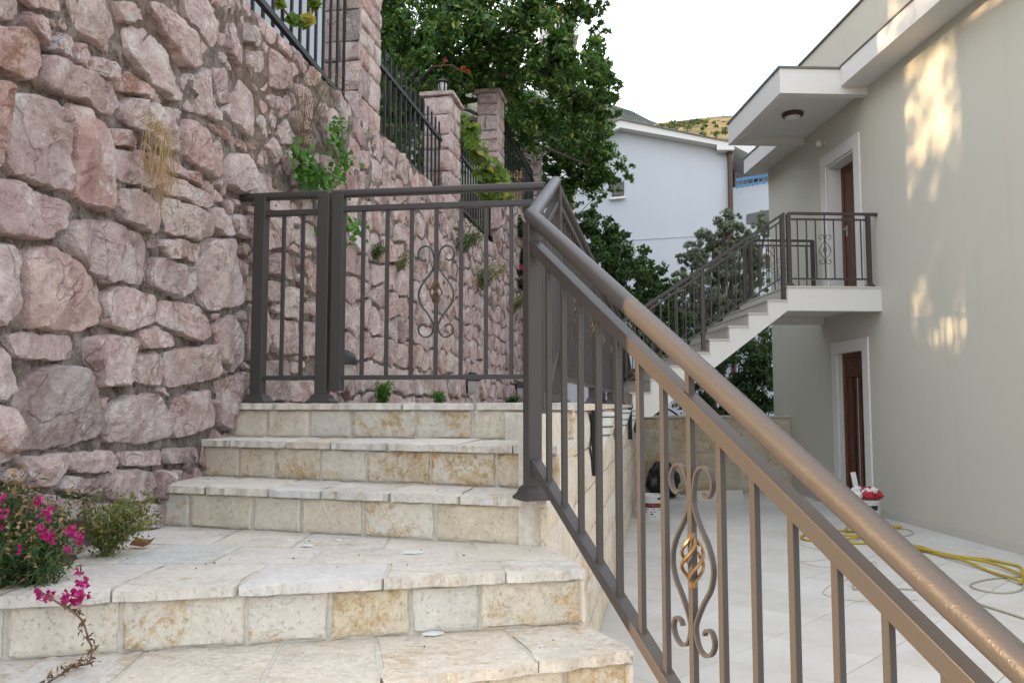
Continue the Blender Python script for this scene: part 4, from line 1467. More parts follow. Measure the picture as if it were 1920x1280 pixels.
# ------------------------------------------------------------------ stone pillars and iron fence on the wall
def pillar(u, z0, z1, label, lantern=None):
    r = thing('stone_pillar', tuple(wmap(u + 0.22, z0, -0.16)), label, 'pillar', 'pillars on the rubble wall')
    lu, ln_ = 0.44, 0.30
    a = P0 + U2 * u - N2 * 0.008
    MB().prism([a + U2 * 0.025 - N2 * 0.025, a + U2 * (lu - 0.025) - N2 * 0.025, a + U2 * (lu - 0.025) - N2 * (ln_ - 0.025), a + U2 * 0.025 - N2 * (ln_ - 0.025)], z0 - 0.02, z1 - 0.05).build('core', M['mortar'], r)
    rg_ = random.Random(int(u * 100))
    faces = [(a, U2, lu, N2), (a - N2 * ln_, N2, ln_, -U2)]
    for (o, dr, ln2, nr) in faces:
        o2 = o - nr * 0.025
        z = z0
        while z < z1 - 0.06:
            h = rg_.uniform(0.13, 0.24)
            if z1 - 0.05 - z - h < 0.1: h = z1 - 0.05 - z
            sp = rg_.uniform(0.35, 0.65) if ln2 > 0.4 or rg_.random() < 0.4 else 1.0
            for f0, f1 in ((0, sp), (sp, 1.0)):
                if f1 - f0 < 0.05: continue
                c = [o2 + dr * (ln2 * f0 + 0.006), o2 + dr * (ln2 * f1 - 0.006)]
                global sd
                panel('pillar_stone', [V2(c[0], z + 0.006), V2(c[1], z + 0.006), V2(c[1], z + h - 0.006), V2(c[0], z + h - 0.006)], nr, 0.027, M['rubble' if rg_.random() < 0.7 else 'rubble_grey'], r, 6, 5, sd, 0.008, 0.010, 0.5, smooth=True)
                sd += 1
            z += h
    o = a - U2 * 0.03 + N2 * 0.03
    panel('cap_slab', [V2(p, z1 - 0.048) for p in (o, o + U2 * (lu + 0.06), o + U2 * (lu + 0.06) - N2 * (ln_ + 0.06), o - N2 * (ln_ + 0.06))], Z, 0.05, M['rubble_grey'], r, 6, 4, sd, 0.004, 0.008, 0.2, smooth=True)
    sd += 1
    if lantern:
        c = a + U2 * lu / 2 - N2 * ln_ / 2 + Z * z1
        t_ = thing('pillar_lantern', tuple(c), lantern, 'lantern', 'lanterns on the stone pillars')
        S_ = 0.8
        sc2 = lambda pr: [(r_ * S_, z_ * S_) for r_, z_ in pr]
        MB().lathe(sc2([(0.055, 0.0), (0.055, 0.012), (0.03, 0.022), (0.022, 0.05), (0.045, 0.062), (0.05, 0.07)]), c, 12).build('lantern_base', M['black_iron'], t_, smooth=True)
        MB().lathe(sc2([(0.040, 0.07), (0.060, 0.13), (0.066, 0.19), (0.060, 0.215)]), c, 12).build('glass', M['lantern_glass'], t_, smooth=True)
        for k in range(6):
            an = math.pi * k / 3
            dv = Vector((math.cos(an), math.sin(an), 0))
            MB().tube([c + (dv * 0.047 + Z * 0.07) * S_, c + (dv * 0.066 + Z * 0.13) * S_, c + (dv * 0.072 + Z * 0.19) * S_, c + (dv * 0.066 + Z * 0.218) * S_], 0.007, 5).build('rib', M['black_iron'], t_)
        MB().lathe(sc2([(0.09, 0.212), (0.095, 0.222), (0.07, 0.25), (0.03, 0.27), (0.012, 0.285), (0.016, 0.30), (0.004, 0.318)]), c, 12).build('roof_cap', M['black_iron'], t_, smooth=True)
def u_of(px):
    X = (px - CX) / F
    d = 2.1 / (0.175 - X)
    return (d - 4.2) / U2.y
UP = [u_of(671), u_of(844), u_of(935), u_of(1012), u_of(1078)]
pillar(UP[0], WTOP - 0.02, 4.75, 'tall rubble pillar between the first fence panels, without lantern')
pillar(UP[1], WTOP - 0.02, 4.68, 'capped stone pillar with a lantern at the end of the spiked fence panel', 'glass lantern on the squat pillar beside the spiked fence panel')
pillar(UP[2], WTOP - 0.02, 5.72, 'slender capped stone pillar behind the vine, with a lantern', 'glass lantern on the slender pillar behind the vine')
pillar(UP[3], 4.40, 6.13, 'capped stone pillar beyond the vine at the end of the dark fence')
pillar(UP[4], 4.40, 7.05, 'last stone pillar below the tree crown near the white house')

def fence(u0, u1, zb, zt, ztip, label, nbar):
    r = thing('iron_fence', tuple(wmap((u0 + u1) / 2, zb - 0.1, -0.12)), label, 'fence', 'iron fence panels between the pillars')
    p = lambda u, z: wmap(u, z, -0.11)
    MB().beam(p(u0, zb), p(u1, zb), 0.03, 0.035).build('lower_rail', M['black_iron'], r)
    MB().beam(p(u0, zt), p(u1, zt), 0.03, 0.035).build('upper_rail', M['black_iron'], r)
    for i in range(nbar):
        u = u0 + (u1 - u0) * (i + 0.5) / nbar
        MB().vbar(p(u, 0), zb - 0.115, ztip + 0.01 * random.Random(i).random(), 0.017, ax=U2).build('bar', M['black_iron'], r)
fence(UP[0] - 3.2, UP[0] - 0.02, 3.565, 4.42, 4.56, 'black iron fence panel before the tall pillar, over ivy covered stones', 26)
fence(UP[0] + 0.46, UP[1] - 0.01, 3.575, 4.15, 4.32, 'black iron fence panel with bar tips standing over its top rail', 15)
fence(UP[1] + 0.46, UP[2] - 0.01, 3.64, 4.25, 4.40, 'black iron fence panel half hidden behind the yellow green vine', 15)
fence(UP[2] + 0.46, UP[3] - 0.01, 4.55, 5.50, 5.66, 'dark iron fence panel on the raised wall beyond the slender pillar', 24)

# ------------------------------------------------------------------ foliage
def leaf_cloud(name, pts, size, mat, parent, seed, aspect=0.45, up=0.35, jit=0.35, outw=None, fold=0.18, label=None):
    """many separate leaves: each a folded diamond, facing roughly outward and up"""
    rs = np.random.RandomState(seed)
    pts = np.asarray(pts, dtype=np.float64)
    n = len(pts)
    nr = rs.normal(size=(n, 3))
    nr[:, 2] += up * 2
    if outw is not None: nr += outw * 1.4
    nr /= np.linalg.norm(nr, axis=1)[:, None]
    dr = rs.normal(size=(n, 3)); dr[:, 2] -= 0.35
    dr -= nr * np.sum(dr * nr, axis=1)[:, None]
    dr /= np.linalg.norm(dr, axis=1)[:, None] + 1e-9
    sd_ = np.cross(nr, dr)
    L_ = (np.asarray(size) * (1 + jit * (rs.rand(n) * 2 - 1)))[:, None]
    W_ = L_ * aspect
    b = pts - dr * L_ * 0.5
    tp = pts + dr * L_ * 0.5 - nr * L_ * 0.08
    l = pts + sd_ * W_ * 0.5 + nr * L_ * fold * aspect
    r = pts - sd_ * W_ * 0.5 + nr * L_ * fold * aspect
    V = np.stack([b, r, tp, l], axis=1).reshape(-1, 3)
    bs_ = base_of(parent)
    V -= np.array(bs_)
    me = bpy.data.meshes.new(name)
    me.vertices.add(n * 4)
    me.vertices.foreach_set('co', V.astype(np.float32).ravel())
    F_ = np.arange(n * 4, dtype=np.int32).reshape(n, 4)
    tri = np.concatenate([F_[:, [0, 1, 2]], F_[:, [0, 2, 3]]], axis=1).reshape(-1)
    me.loops.add(n * 6)
    me.loops.foreach_set('vertex_index', tri)
    me.polygons.add(n * 2)
    me.polygons.foreach_set('loop_start', np.arange(0, n * 6, 3, dtype=np.int32))
    me.update(calc_edges=True)
    me.materials.append(mat)
    o = bpy.data.objects.new(name, me)
    finish(o, parent)
    WLOC[o.name] = bs_
    return o
def blob(rs, c, r, n, shell=0.55, squash=0.8):
    d = rs.normal(size=(n, 3))
    d /= np.linalg.norm(d, axis=1)[:, None]
    k = r * (shell + (1 - shell) * rs.rand(n)) ** 1.0
    p = d * k[:, None]
    p[:, 2] *= squash
    return np.array(c) + p, d
def clump_points(clumps, rs, sub=7, dens=1.0, shell=0.45, subr=(0.28, 0.5)):
    P, O = [], []
    for c, r, n in clumps:
        for k in range(sub):
            d = rs.normal(size=3); d /= np.linalg.norm(d)
            cc = np.array(c) + d * r * rs.uniform(0.2, 1.0) * np.array([1, 1, 0.9])
            p, o = blob(rs, cc, r * rs.uniform(*subr), max(1, int(n * dens / sub)), 0.25)
            P.append(p); O.append(o * 0.6 + d * 0.5)
    return np.concatenate(P), np.concatenate(O)
def limbs(mb, base, r0, targets, rg_, height=0.5):
    top = base + Z * height
    mb.tube([base - Z * 0.1, base + Z * height * 0.5 + Vector((rg_.uniform(-.05, .05), rg_.uniform(-.05, .05), 0)), top], [r0 * 1.2, r0, r0 * 0.85], 10)
    for t_ in targets:
        t_ = Vector(t_)
        m1 = lerp(top, t_, 0.35) + Vector((rg_.uniform(-.15, .15), rg_.uniform(-.15, .15), 0.15 * (t_ - top).length * 0.4))
        m2 = lerp(top, t_, 0.7) + Vector((rg_.uniform(-.15, .15), rg_.uniform(-.15, .15), 0.1))
        mb.tube(catmull([top - Z * 0.05, m1, m2, t_], 3), [r0 * 0.6 * (1 - 0.085 * i) for i in range(10)], 6)
def tree(name, base, clumps, leaf, mat, label, cat='tree', seed=1, r0=0.1, height=1.0, sub=8, aspect=0.45, group=None, up=0.35, barkm='bark', subr=(0.28, 0.5)):
    rs = np.random.RandomState(seed)
    rg_ = random.Random(seed)
    r = thing(name, tuple(base), label, cat, group)
    mb = MB()
    limbs(mb, Vector(base), r0, [c for c, rr, n in clumps[:14]], rg_, height)
    mb.build('trunk', M[barkm], r, smooth=True)
    P, O = clump_points(clumps, rs, sub, subr=subr)
    leaf_cloud('crown', P, np.full(len(P), leaf), M[mat], r, seed + 5, aspect, up, outw=O)
    return r
def px_clumps(lst, k=1.0):
    return [(tuple(at_y(px, py, d)), r * d / F, int(n * k)) for px, py, d, r, n in lst]

# the leafy tree over the pillars: px, py, distance, radius in px, leaves
T1 = [(770, 60, 9.6, 95, 2200), (860, 40, 10.5, 110, 2600), (960, 60, 10.2, 110, 2800), (1040, 110, 10.6, 90, 2600), (930, 140, 11.6, 100, 2400), (1010, 200, 12.6, 95, 2600),
      (1085, 190, 12.4, 75, 2200), (1110, 130, 11.8, 50, 1000), (1075, 285, 15.6, 80, 2600), (1130, 322, 15.4, 48, 1100), (1000, 250, 15.8, 75, 1700), (850, 150, 10.8, 85, 1900),
      (900, -60, 10.5, 150, 2600), (1040, -40, 10.8, 100, 1500), (1095, 15, 10.9, 40, 420), (780, 190, 11.4, 80, 1500), (880, 250, 15.0, 90, 1700), (950, 300, 16.4, 70, 1200), (1050, 365, 15.8, 45, 800), (1030, 320, 16.0, 50, 1000), (960, 200, 14.0, 80, 1400), (1110, 235, 14.0, 45, 1100), (1095, 335, 15.8, 50, 1100), (1120, 285, 15.0, 40, 900), (1060, 240, 14.5, 60, 1300)]
T1s = [(1112, 70, 11.0, 26, 60), (1118, 40, 11.0, 22, 45), (1126, 12, 11.0, 20, 40), (1132, 60, 11.0, 14, 22), (1122, 96, 11.1, 24, 60), (1148, 150, 11.8, 26, 90), (1160, 165, 11.8, 16, 36), (1140, 190, 12.0, 30, 110), (1150, 215, 12.2, 22, 60), (1168, 318, 15.2, 22, 70), (1184, 332, 15.2, 12, 26), (1152, 352, 15.2, 18, 50), (1120, 372, 15.4, 20, 60), (1085, 388, 15.5, 16, 40), (1120, 240, 13.4, 30, 120), (1128, 275, 14.2, 26, 90), (1100, 100, 11.2, 30, 120), (1008, 8, 10.6, 30, 80)]
tr1 = tree('citrus_tree', wmap(7.2, 4.3, -1.7), px_clumps(T1, 1.35), 0.092, 'leaf_citrus', 'dense dark green tree spreading over the fence and stone pillars', seed=3, r0=0.085, height=1.2, sub=30, subr=(0.16, 0.34))
rs9 = np.random.RandomState(90)
P, O = clump_points(px_clumps(T1s), rs9, 4)
leaf_cloud('outer_sprigs', P, np.full(len(P), 0.095), M['leaf_citrus'], tr1, 91, 0.45, 0.35, outw=O)
mb = MB()
for c_, r_, n_ in px_clumps(T1s):
    c_ = Vector(c_)
    b_ = c_ + Vector((-0.35, 0.15, -0.28))
    mb.tube([b_, lerp(b_, c_, 0.6) + Vector((0, 0, 0.05)), c_ + Vector((0.03, 0, r_ * 0.6))], [0.008, 0.006, 0.003], 4)
mb.build('twigs', M['bark'], tr1)['kind'] = 'stuff'
# hedge running down behind the terrace railing
H1 = [(1105, 420, 13.2, 40, 1300), (1140, 440, 13.4, 40, 1500), (1120, 480, 13.0, 50, 1700), (1165, 470, 13.8, 40, 1500), (1195, 495, 14.2, 36, 1400), (1165, 520, 13.6, 55, 1900), (1220, 520, 14.6, 34, 1300), (1205, 560, 14.2, 50, 1700), (1245, 545, 15.0, 30, 1000), (1240, 590, 14.8, 45, 1500), (1110, 550, 12.8, 50, 1500), (1170, 590, 13.6, 55, 1600), (1270, 610, 15.0, 36, 1000), (1140, 640, 13.4, 60, 1500), (1210, 640, 14.2, 55, 1500), (1243, 505, 15.0, 14, 120), (1208, 470, 14.4, 16, 160)]
tree('hedge_bush', Vector((2.2, 14.2, 0)), px_clumps(H1, 1.25), 0.075, 'leaf_hedge', 'broad green hedge bush behind the terrace railing below the white house', 'bush', seed=8, r0=0.08, height=1.0, sub=30, subr=(0.16, 0.34))
# olive tree beside the balcony flight
O1 = [(1368, 425, 17.5, 30, 900), (1335, 452, 17.5, 38, 1500), (1400, 455, 17.8, 40, 1500), (1300, 480, 17.2, 34, 1300), (1350, 500, 17.4, 48, 2000), (1420, 500, 18.0, 48, 1700), (1285, 530, 17.0, 36, 1300), (1330, 560, 17.2, 50, 1900), (1400, 560, 17.6, 52, 1900), (1362, 400, 17.5, 12, 110), (1372, 408, 17.5, 10, 80), (1436, 425, 18.0, 26, 700), (1428, 405, 18.0, 11, 90), (1268, 570, 17.0, 30, 900), (1345, 415, 17.5, 10, 70), (1318, 440, 17.4, 14, 140), (1290, 600, 17.0, 40, 1200), (1360, 610, 17.2, 50, 1500), (1430, 600, 17.8, 40, 1200)]
tree('olive_tree', Vector((4.2, 17.5, 0)), px_clumps(O1, 2.6), 0.09, 'leaf_olive', 'silvery grey green olive tree behind the balcony flight', seed=12, r0=0.14, height=1.6, sub=55, aspect=0.24, up=0.3, subr=(0.10, 0.24))
# dark shrubs seen below the flight
S1 = [(1330, 690, 16.2, 55, 1300), (1390, 660, 16.5, 55, 1300), (1430, 700, 16.0, 50, 1300), (1400, 740, 15.6, 50, 1300), (1300, 740, 15.8, 45, 1100), (1260, 700, 16.2, 50, 1000), (1440, 640, 17.0, 40, 900), (1445, 750, 15.4, 40, 1300), (1440, 690, 15.8, 40, 1300), (1380, 700, 15.8, 45, 1000), (1300, 690, 16.0, 45, 900), (1240, 760, 15.6, 35, 700), (1350, 770, 15.6, 45, 1000)]
tree('dark_shrub', Vector((3.9, 15.8, 0)), px_clumps(S1), 0.08, 'leaf_dark', 'dark evergreen shrub filling the gap under the balcony flight', 'bush', seed=15, r0=0.07, height=0.5, sub=8)
S2 = [(1235, 690, 15.0, 50, 1400), (1210, 720, 14.6, 45, 1200), (1270, 650, 15.4, 45, 1200), (1230, 640, 15.2, 40, 1000)]
tree('dark_shrub', Vector((2.5, 14.9, 0)), px_clumps(S2), 0.075, 'leaf_hedge', 'green shrub behind the foot of the balcony flight', 'bush', seed=18, r0=0.05, height=0.5, sub=8)

# tall trees added to shade the white house; also dark foliage behind the fence
def tall(name, base, h, rad, n, seed, label, zlo=0.35, mat='leaf_dark', leaf=0.24):
    rg_ = random.Random(seed)
    cl = []
    for i in range(16):
        f = i / 15
        z = h * (zlo + (1 - zlo) * f)
        rr = rad * (0.55 + 0.6 * math.sin(math.pi * min(f + 0.15, 1)))
        an = rg_.random() * 6.28
        k = rr * rg_.uniform(0.0, 0.6)
        cl.append(((base[0] + math.cos(an) * k, base[1] + math.sin(an) * k, base[2] + z), rr * 0.75, n // 16))
    tree(name, Vector(base), cl, leaf, mat, label, seed=seed, r0=0.2, height=h * 0.4, sub=5, group='tall trees on the upper slope')
for i, (x, y, h, rd) in enumerate(((-4.0, 17.4, 8.5, 2.2), (-3.4, 21.0, 9.5, 2.4))):
    tall('tall_tree', (x, y, 3.38 if y < 15 else 4.3), h - 1.2, rd, 5200, 30 + i, ('tall dark leafy tree added for shade behind the end of the pale upper house', 'tall dark leafy tree added for shade farthest up the slope behind the citrus tree')[i])

# ------------------------------------------------------------------ houses on the upper terrace
def simple_house(name, x0, x1, y0, y1, z0, z1, wallm, label, windows=()):
    r = thing(name, ((x0 + x1) / 2, (y0 + y1) / 2, z0), label, 'house', 'houses on the upper terrace')
    MB().box(((x0 + x1) / 2, (y0 + y1) / 2, (z0 + z1) / 2), ((x1 - x0) / 2, (y1 - y0) / 2, (z1 - z0) / 2)).build('wall', M[wallm], r)
    MB().box(((x0 + x1) / 2, (y0 + y1) / 2, z1 + 0.11), ((x1 - x0) / 2 + 0.3, (y1 - y0) / 2 + 0.12, 0.1)).build('roof', M['plaster_white'], r)
    for (y, z, w_, h_) in windows:
        f = MB().box((x1 + 0.02, y, z), (0.03, w_ / 2 + 0.06, h_ / 2 + 0.06)).build('window', M['plaster_white'], r)
        MB().box((x1 + 0.045, y, z), (0.012, w_ / 2, h_ / 2)).build('pane', M['dark_glass'], f)
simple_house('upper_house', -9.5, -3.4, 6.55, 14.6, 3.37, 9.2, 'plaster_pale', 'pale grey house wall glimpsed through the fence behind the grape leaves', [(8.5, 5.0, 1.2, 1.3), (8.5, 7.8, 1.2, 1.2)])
nhx = thing('upper_house', (-5.0, 2.5, 3.37), 'unseen cream house added to keep the sun off the green house wall', 'house', 'houses on the upper terrace')  # added out of view as a sun block; its sides follow the sun
c4 = [Vector((-3.4, 0.76, 0)), Vector((-3.4, 5.42, 0)), Vector((-3.4, 5.42, 0)) + SUN_H * 6.5, Vector((-3.4, 0.76, 0)) + SUN_H * 6.5]
MB().prism(c4, 3.37, 7.74).build('wall', M['plaster_cream'], nhx)
MB().prism(c4, 7.742, 7.90).build('roof', M['roof_tile_far'], nhx)
fw_ = MB().box((-3.385, 3.0, 5.0), (0.03, 0.5, 0.7)).build('window', M['plaster_white'], nhx)
MB().box((-3.36, 3.0, 5.0), (0.012, 0.44, 0.64)).build('pane', M['dark_glass'], fw_)
# unseen tree added behind the gap; its leaf bands shape the wall's sun patches
rs = np.random.RandomState(4)
gx, gy = -11.5, 2.7
GP, GO = [], []
for i in range(2600):
    z = rs.uniform(4.2, 11.4)
    x = rs.uniform(-0.9, 0.9); y = rs.uniform(-2.6, 1.1)
    zz = z - 2.11                      # height over the near edge of the gap along the sun's path
    nn_ = noise.noise(Vector((x * 0.6, y * 1.5, z * 1.5))) * 0.5
    if zz < 4.85: k = 1.0
    elif zz < 5.40: k = 0.14 + nn_ * 0.7
    elif zz < 6.75: k = 1.0
    else: k = 0.25 + nn_ * 0.9
    if y < -1.0 and zz > 6.75: k = 0.22 + nn_ * 0.5
    if rs.rand() < k:
        p, o = blob(rs, (gx + x, gy + y, z), 0.26, 22, 0.2)
        GP.append(p); GO.append(o)
gr_ = thing('sun_dapple_tree', (gx, gy, 3.37), 'unseen leafy tree added behind the gap between the two upper houses to dapple the sun', 'tree')
mb = MB(); limbs(mb, Vector((gx, gy, 3.37)), 0.09, [(gx + 0.3, gy, 7.0), (gx - 0.3, gy + 0.2, 7.6), (gx, gy - 0.9, 8.2)], random.Random(3), 1.2)
mb.build('trunk', M['bark'], gr_, smooth=True)
GP = np.concatenate(GP)
leaf_cloud('crown', GP, np.full(len(GP), 0.13), M['leaf_hedge'], gr_, 9, 0.55, 0.2)

# far house seen through the tree crown
fh = thing('far_house', tuple(at_y(1052, 30, 34) - Z * 12), 'far orange roofed house glimpsed through the tree crown', 'house')
pa, pb = at_y(1012, 24, 34), at_y(1080, 24, 34)
MB().slab([pa + Z * -0.1, pb + Z * -0.1, pb - Z * 14, pa - Z * 14], (0, 6, 0)).build('wall', M['plaster_white'], fh)
MB().slab([pa + Vector((-0.5, -0.5, -0.05)), pb + Vector((0.5, -0.5, -0.05)), pb + Vector((0.2, 2.5, 1.0)), pa + Vector((-0.2, 2.5, 1.0))], (0, 0.05, 0.2)).build('roof', M['roof_tile_far'], fh)
ba_, bb_ = at_y(1030, 44, 33), at_y(1085, 44, 33)
MB().slab([ba_, bb_, bb_ - Z * 0.5, ba_ - Z * 0.5], (0, 1.0, 0)).build('balcony', M['plaster_white'], fh)

# ------------------------------------------------------------------ the white gabled neighbour
ND = 24.0
nh = thing('neighbour_house', tuple(at_y(1240, 760, ND) * 1.0 - Z * 1.4), 'white gabled house with dark roof edge behind the olive tree', 'house')
g = lambda px, py, d=ND: at_y(px, py, d)
back = Vector((2.2, 9.0, 0))
def dn(p): return Vector((p.x, p.y, -0.05))
wl = [g(1060, 283), g(1163, 240), g(1345, 272), g(1372, 283)]
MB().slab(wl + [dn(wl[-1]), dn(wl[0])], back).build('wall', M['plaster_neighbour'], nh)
band = [g(1052, 270, ND - .35), g(1163, 224, ND - .35), g(1349, 262, ND - .35), g(1376, 268, ND - .35), g(1376, 282, ND - .35), g(1345, 281, ND - .35), g(1345, 271.5, ND - .35), g(1163, 239, ND - .35), g(1052, 286, ND - .35)]
MB().slab(band[:3] + [g(1349, 272.3, ND - .35), band[7], band[8]], Vector((0, 0.34, 0))).build('gable_band', M['plaster_white'], nh)
MB().slab([g(1344, 262, ND - .36), g(1377, 268, ND - .36), g(1377, 281, ND - .36), g(1344, 281, ND - .36)], Vector((0.3, 1.3, 0))).build('gutter_box', M['plaster_white'], nh)
MB().slab([g(1050, 269, ND - .4), g(1163, 222, ND - .4), g(1163, 224, ND - .4), g(1050, 271.2, ND - .4)], back + Vector((0, 0.4, 0))).build('roof', M['flashing'], nh)
MB().slab([g(1163, 222, ND - .4), g(1378, 266, ND - .4), g(1378, 268, ND - .4), g(1163, 224, ND - .4)], back + Vector((0, 0.4, 0))).build('roof', M['flashing'], nh)
p = g(1368, 281, ND - 0.12)
MB().tube([p, p - Z * 0.35, dn(p)], [0.075, 0.075, 0.075], 8).build('downpipe', M['brown_metal'], nh)
MB().lathe([(0.08, -0.16), (0.13, -0.02), (0.13, 0.02)], p, 10).build('downpipe_hopper', M['brown_metal'], nh)
wv = [g(1150, 345, ND - .01), g(1168, 343, ND - .01), g(1168, 366, ND - .01), g(1150, 368, ND - .01)]
f = MB().slab([g(1148, 343, ND - 0.04), g(1170, 341, ND - .04), g(1170, 368, ND - .04), g(1148, 370, ND - .04)], (0, 0.038, 0)).build('window', M['brown_metal'], nh)
MB().slab([q - Vector((0, 0.055, 0)) for q in wv], (0, 0.02, 0)).build('pane', M['dark_glass'], f)
MB().slab([g(1143, 370, ND - .14), g(1173, 367, ND - .14), g(1173, 371, ND - .14), g(1143, 374, ND - .14)], (0, 0.1, 0)).build('sill', M['plaster_white'], f)
# side wing with loggia and blue rail
W2 = ND + 1.0
MB().slab([g(1373, 352, W2), g(1480, 336, W2), dn(g(1480, 336, W2)), dn(g(1373, 352, W2))], (0.4, 0.3, 0)).build('loggia_parapet', M['plaster_neighbour'], nh)
MB().slab([g(1376, 268, W2 + 1.5), g(1480, 300, W2 + 1.5), dn(g(1480, 300, W2 + 1.5)), dn(g(1376, 268, W2 + 1.5))], (0.4, 5, 0)).build('wing', M['plaster_white'], nh)
MB().slab([g(1373, 256, ND + 0.3), g(1412, 273, ND + 0.3), g(1480, 296, ND + 0.3), g(1480, 309, ND + .3), g(1410, 291, ND + .3), g(1373, 272, ND + .3)], (0.4, 2.6, 0)).build('wing_roof', M['plaster_white'], nh)
MB().slab([g(1383, 285, W2 + 1.46), g(1399, 290, W2 + 1.46), g(1399, 318, W2 + 1.46), g(1383, 316, W2 + 1.46)], (0, 0.03, 0)).build('wing_window', M['dark_glass'], nh)
for k in range(8):
    px = 1404 + k * 9
    MB().slab([g(px, 322, W2 + 1.44), g(px + 5, 322, W2 + 1.44), g(px + 5, 345, W2 + 1.44), g(px, 345, W2 + 1.44)], (0, 0.03, 0)).build('shutter_board', M['flashing' if k % 3 == 1 else 'grey_plastic'], nh)
for y0, y1 in ((334, 340), (346, 349)):
    MB().beam(g(1380, y0 + 4, W2 - .02), g(1480, y0 - 12, W2 - .02), 0.04, (y1 - y0) * W2 / F).build('blue_rail', M['blue_paint'], nh)
for k in range(10):
    px = 1382 + k * 10
    yy = 342 - (px - 1380) * 0.16
    MB().beam(g(px, yy - 5, W2), g(px, yy + 12, W2), 0.03, 0.03, up=Vector((0, 1, 0))).build('blue_baluster', M['blue_paint'], nh)
MB().slab([g(1400, 402, W2 - .02), g(1480, 385, W2 - .02), g(1480, 425, W2 - .02), g(1400, 420, W2 - .02)], (0, 0.019, 0)).build('lower_window', M['dark_glass'], nh)
MB().slab([g(1110, 452, ND - .02), g(1372, 436, ND - .02), g(1372, 439, ND - .02), g(1110, 455, ND - .02)], (0, 0.019, 0)).build('plaster_band', M['plaster_neighbour'], nh)

# bushes along the grassy hill and one small house there
rs = np.random.RandomState(44)
pts, sz = [], []
def hill_z(x, y):
    return None
for i in range(130):
    px = rs.uniform(1230, 1440)
    py = np.interp(px, [1230, 1300, 1400, 1440], [236, 227, 218, 217]) + rs.uniform(0, 1) ** 3.0 * 30 + 1
    d = 420 - (py - 220) * 5.0
    c = at_y(px, py, d)
    p, o = blob(rs, c, rs.uniform(0.8, 2.2), 30, 0.2)
    pts.append(p)
pts = np.concatenate(pts)
hb = leaf_cloud('hill_bushes', pts, np.full(len(pts), 1.1), M['leaf_hill'], None, 3, 0.7)
tag(hb, 'dark bushes dotted along the grassy hillside', None, None, 'stuff')
hh = thing('hill_house', tuple(at_y(1375, 240, 360)), 'tiny pale house on the grassy hillside', 'house')
c = at_y(1375, 236, 360)
MB().box(c, (1.8, 1.5, 1.6)).build('wall', M['plaster_cream'], hh)
MB().slab([c + Vector((-2.1, -1.8, 1.6)), c + Vector((2.1, -1.8, 1.6)), c + Vector((0, -1.8, 2.7))], (0, 3.6, 0)).build('roof', M['roof_tile_far'], hh)
# ------------------------------------------------------------------ plants on wall and steps
def stems(mb, base, n, h, spread, rg_, r=0.0025, lean=Vector((0, 0, 0)), droop=0.0):
    tips = []
    for i in range(n):
        an = rg_.random() * 6.28
        d = Vector((math.cos(an), math.sin(an), 0)) * spread * rg_.uniform(0.2, 1) + lean * rg_.uniform(0.5, 1.2)
        hh = h * rg_.uniform(0.55, 1.1)
        pts = [base + d * 0.05, base + d * 0.35 + Z * hh * 0.45, base + d * 0.75 + Z * hh * 0.8, base + d + Z * hh * (1 - droop)]
        pts = catmull(pts, 3)
        mb.tube(pts, [r * (1 - 0.07 * k) for k in range(len(pts))], 4, cap=False)
        tips.append(pts)
    return tips
# snapdragon by the lowest steps
rg_ = random.Random(21)
sb = at_z(30, 1085, SZ[4])
sb = Vector((-1.17, 2.14, SZ[4]))
bed = MB()
bed.lathe([(0.20, -0.02), (0.17, 0.004), (0.10, 0.012), (0.03, 0.014)], (-1.46, 2.42, SZ[4]), 20)
for v_ in bed.v: v_ += Vector((0.02, 0.05, 0.012)) * noise.noise(v_ * 9)
bo = bed.build('soil_bed', M['soil'], None, smooth=True)
tag(bo, 'patch of dark soil at the foot of the rubble wall', None, None, 'structure')
sp_ = thing('snapdragon_plant', tuple(sb), 'bushy snapdragon with magenta flowers growing beside the steps', 'plant')
mb = MB()
tips = []
for bx, by, n, h in ((-1.30, 2.30, 14, 0.20), (-1.38, 2.26, 14, 0.24), (-1.45, 2.38, 10, 0.26), (-1.24, 2.22, 10, 0.13), (-1.34, 2.18, 12, 0.14)):
    tips += stems(mb, Vector((bx, by, SZ[4])), n, h, 0.10, rg_)
mb.build('stems', M['stem_green'], sp_)
P = []
for t_ in tips:
    for k, p in enumerate(t_):
        for _ in range(7):
            P.append(tuple(p + Vector((rg_.gauss(0, .022), rg_.gauss(0, .022), rg_.gauss(0, .016)))))
for _ in range(700):
    P.append((rg_.gauss(-1.36, 0.07), rg_.gauss(2.25, 0.06), SZ[4] + abs(rg_.gauss(0.05, 0.04))))
leaf_cloud('leaves', P, np.full(len(P), 0.030), M['leaf_snap'], sp_, 5, 0.17, 0.3)
def flower_spike(c, n, spread):
    q = []
    for _ in range(n):
        q.append(tuple(c + Vector((rg_.gauss(0, spread * .45), rg_.gauss(0, spread * .45), rg_.gauss(0, spread * .75)))))
    return q
spikes = [(75, 935, 2), (100, 945, 1), (84, 960, 2), (85, 990, 3), (92, 1003, 3), (75, 1000, 2), (135, 1000, 3), (150, 1005, 2), (134, 1024, 2), (155, 1082, 3), (160, 1095, 2), (140, 1103, 2), (75, 1108, 2), (92, 1112, 2), (118, 1118, 3), (136, 1128, 3), (150, 1115, 3), (2, 930, 2), (5, 960, 2), (78, 1125, 1), (3, 1060, 1), (38, 1035, 1), (10, 990, 1)]
nf = 0
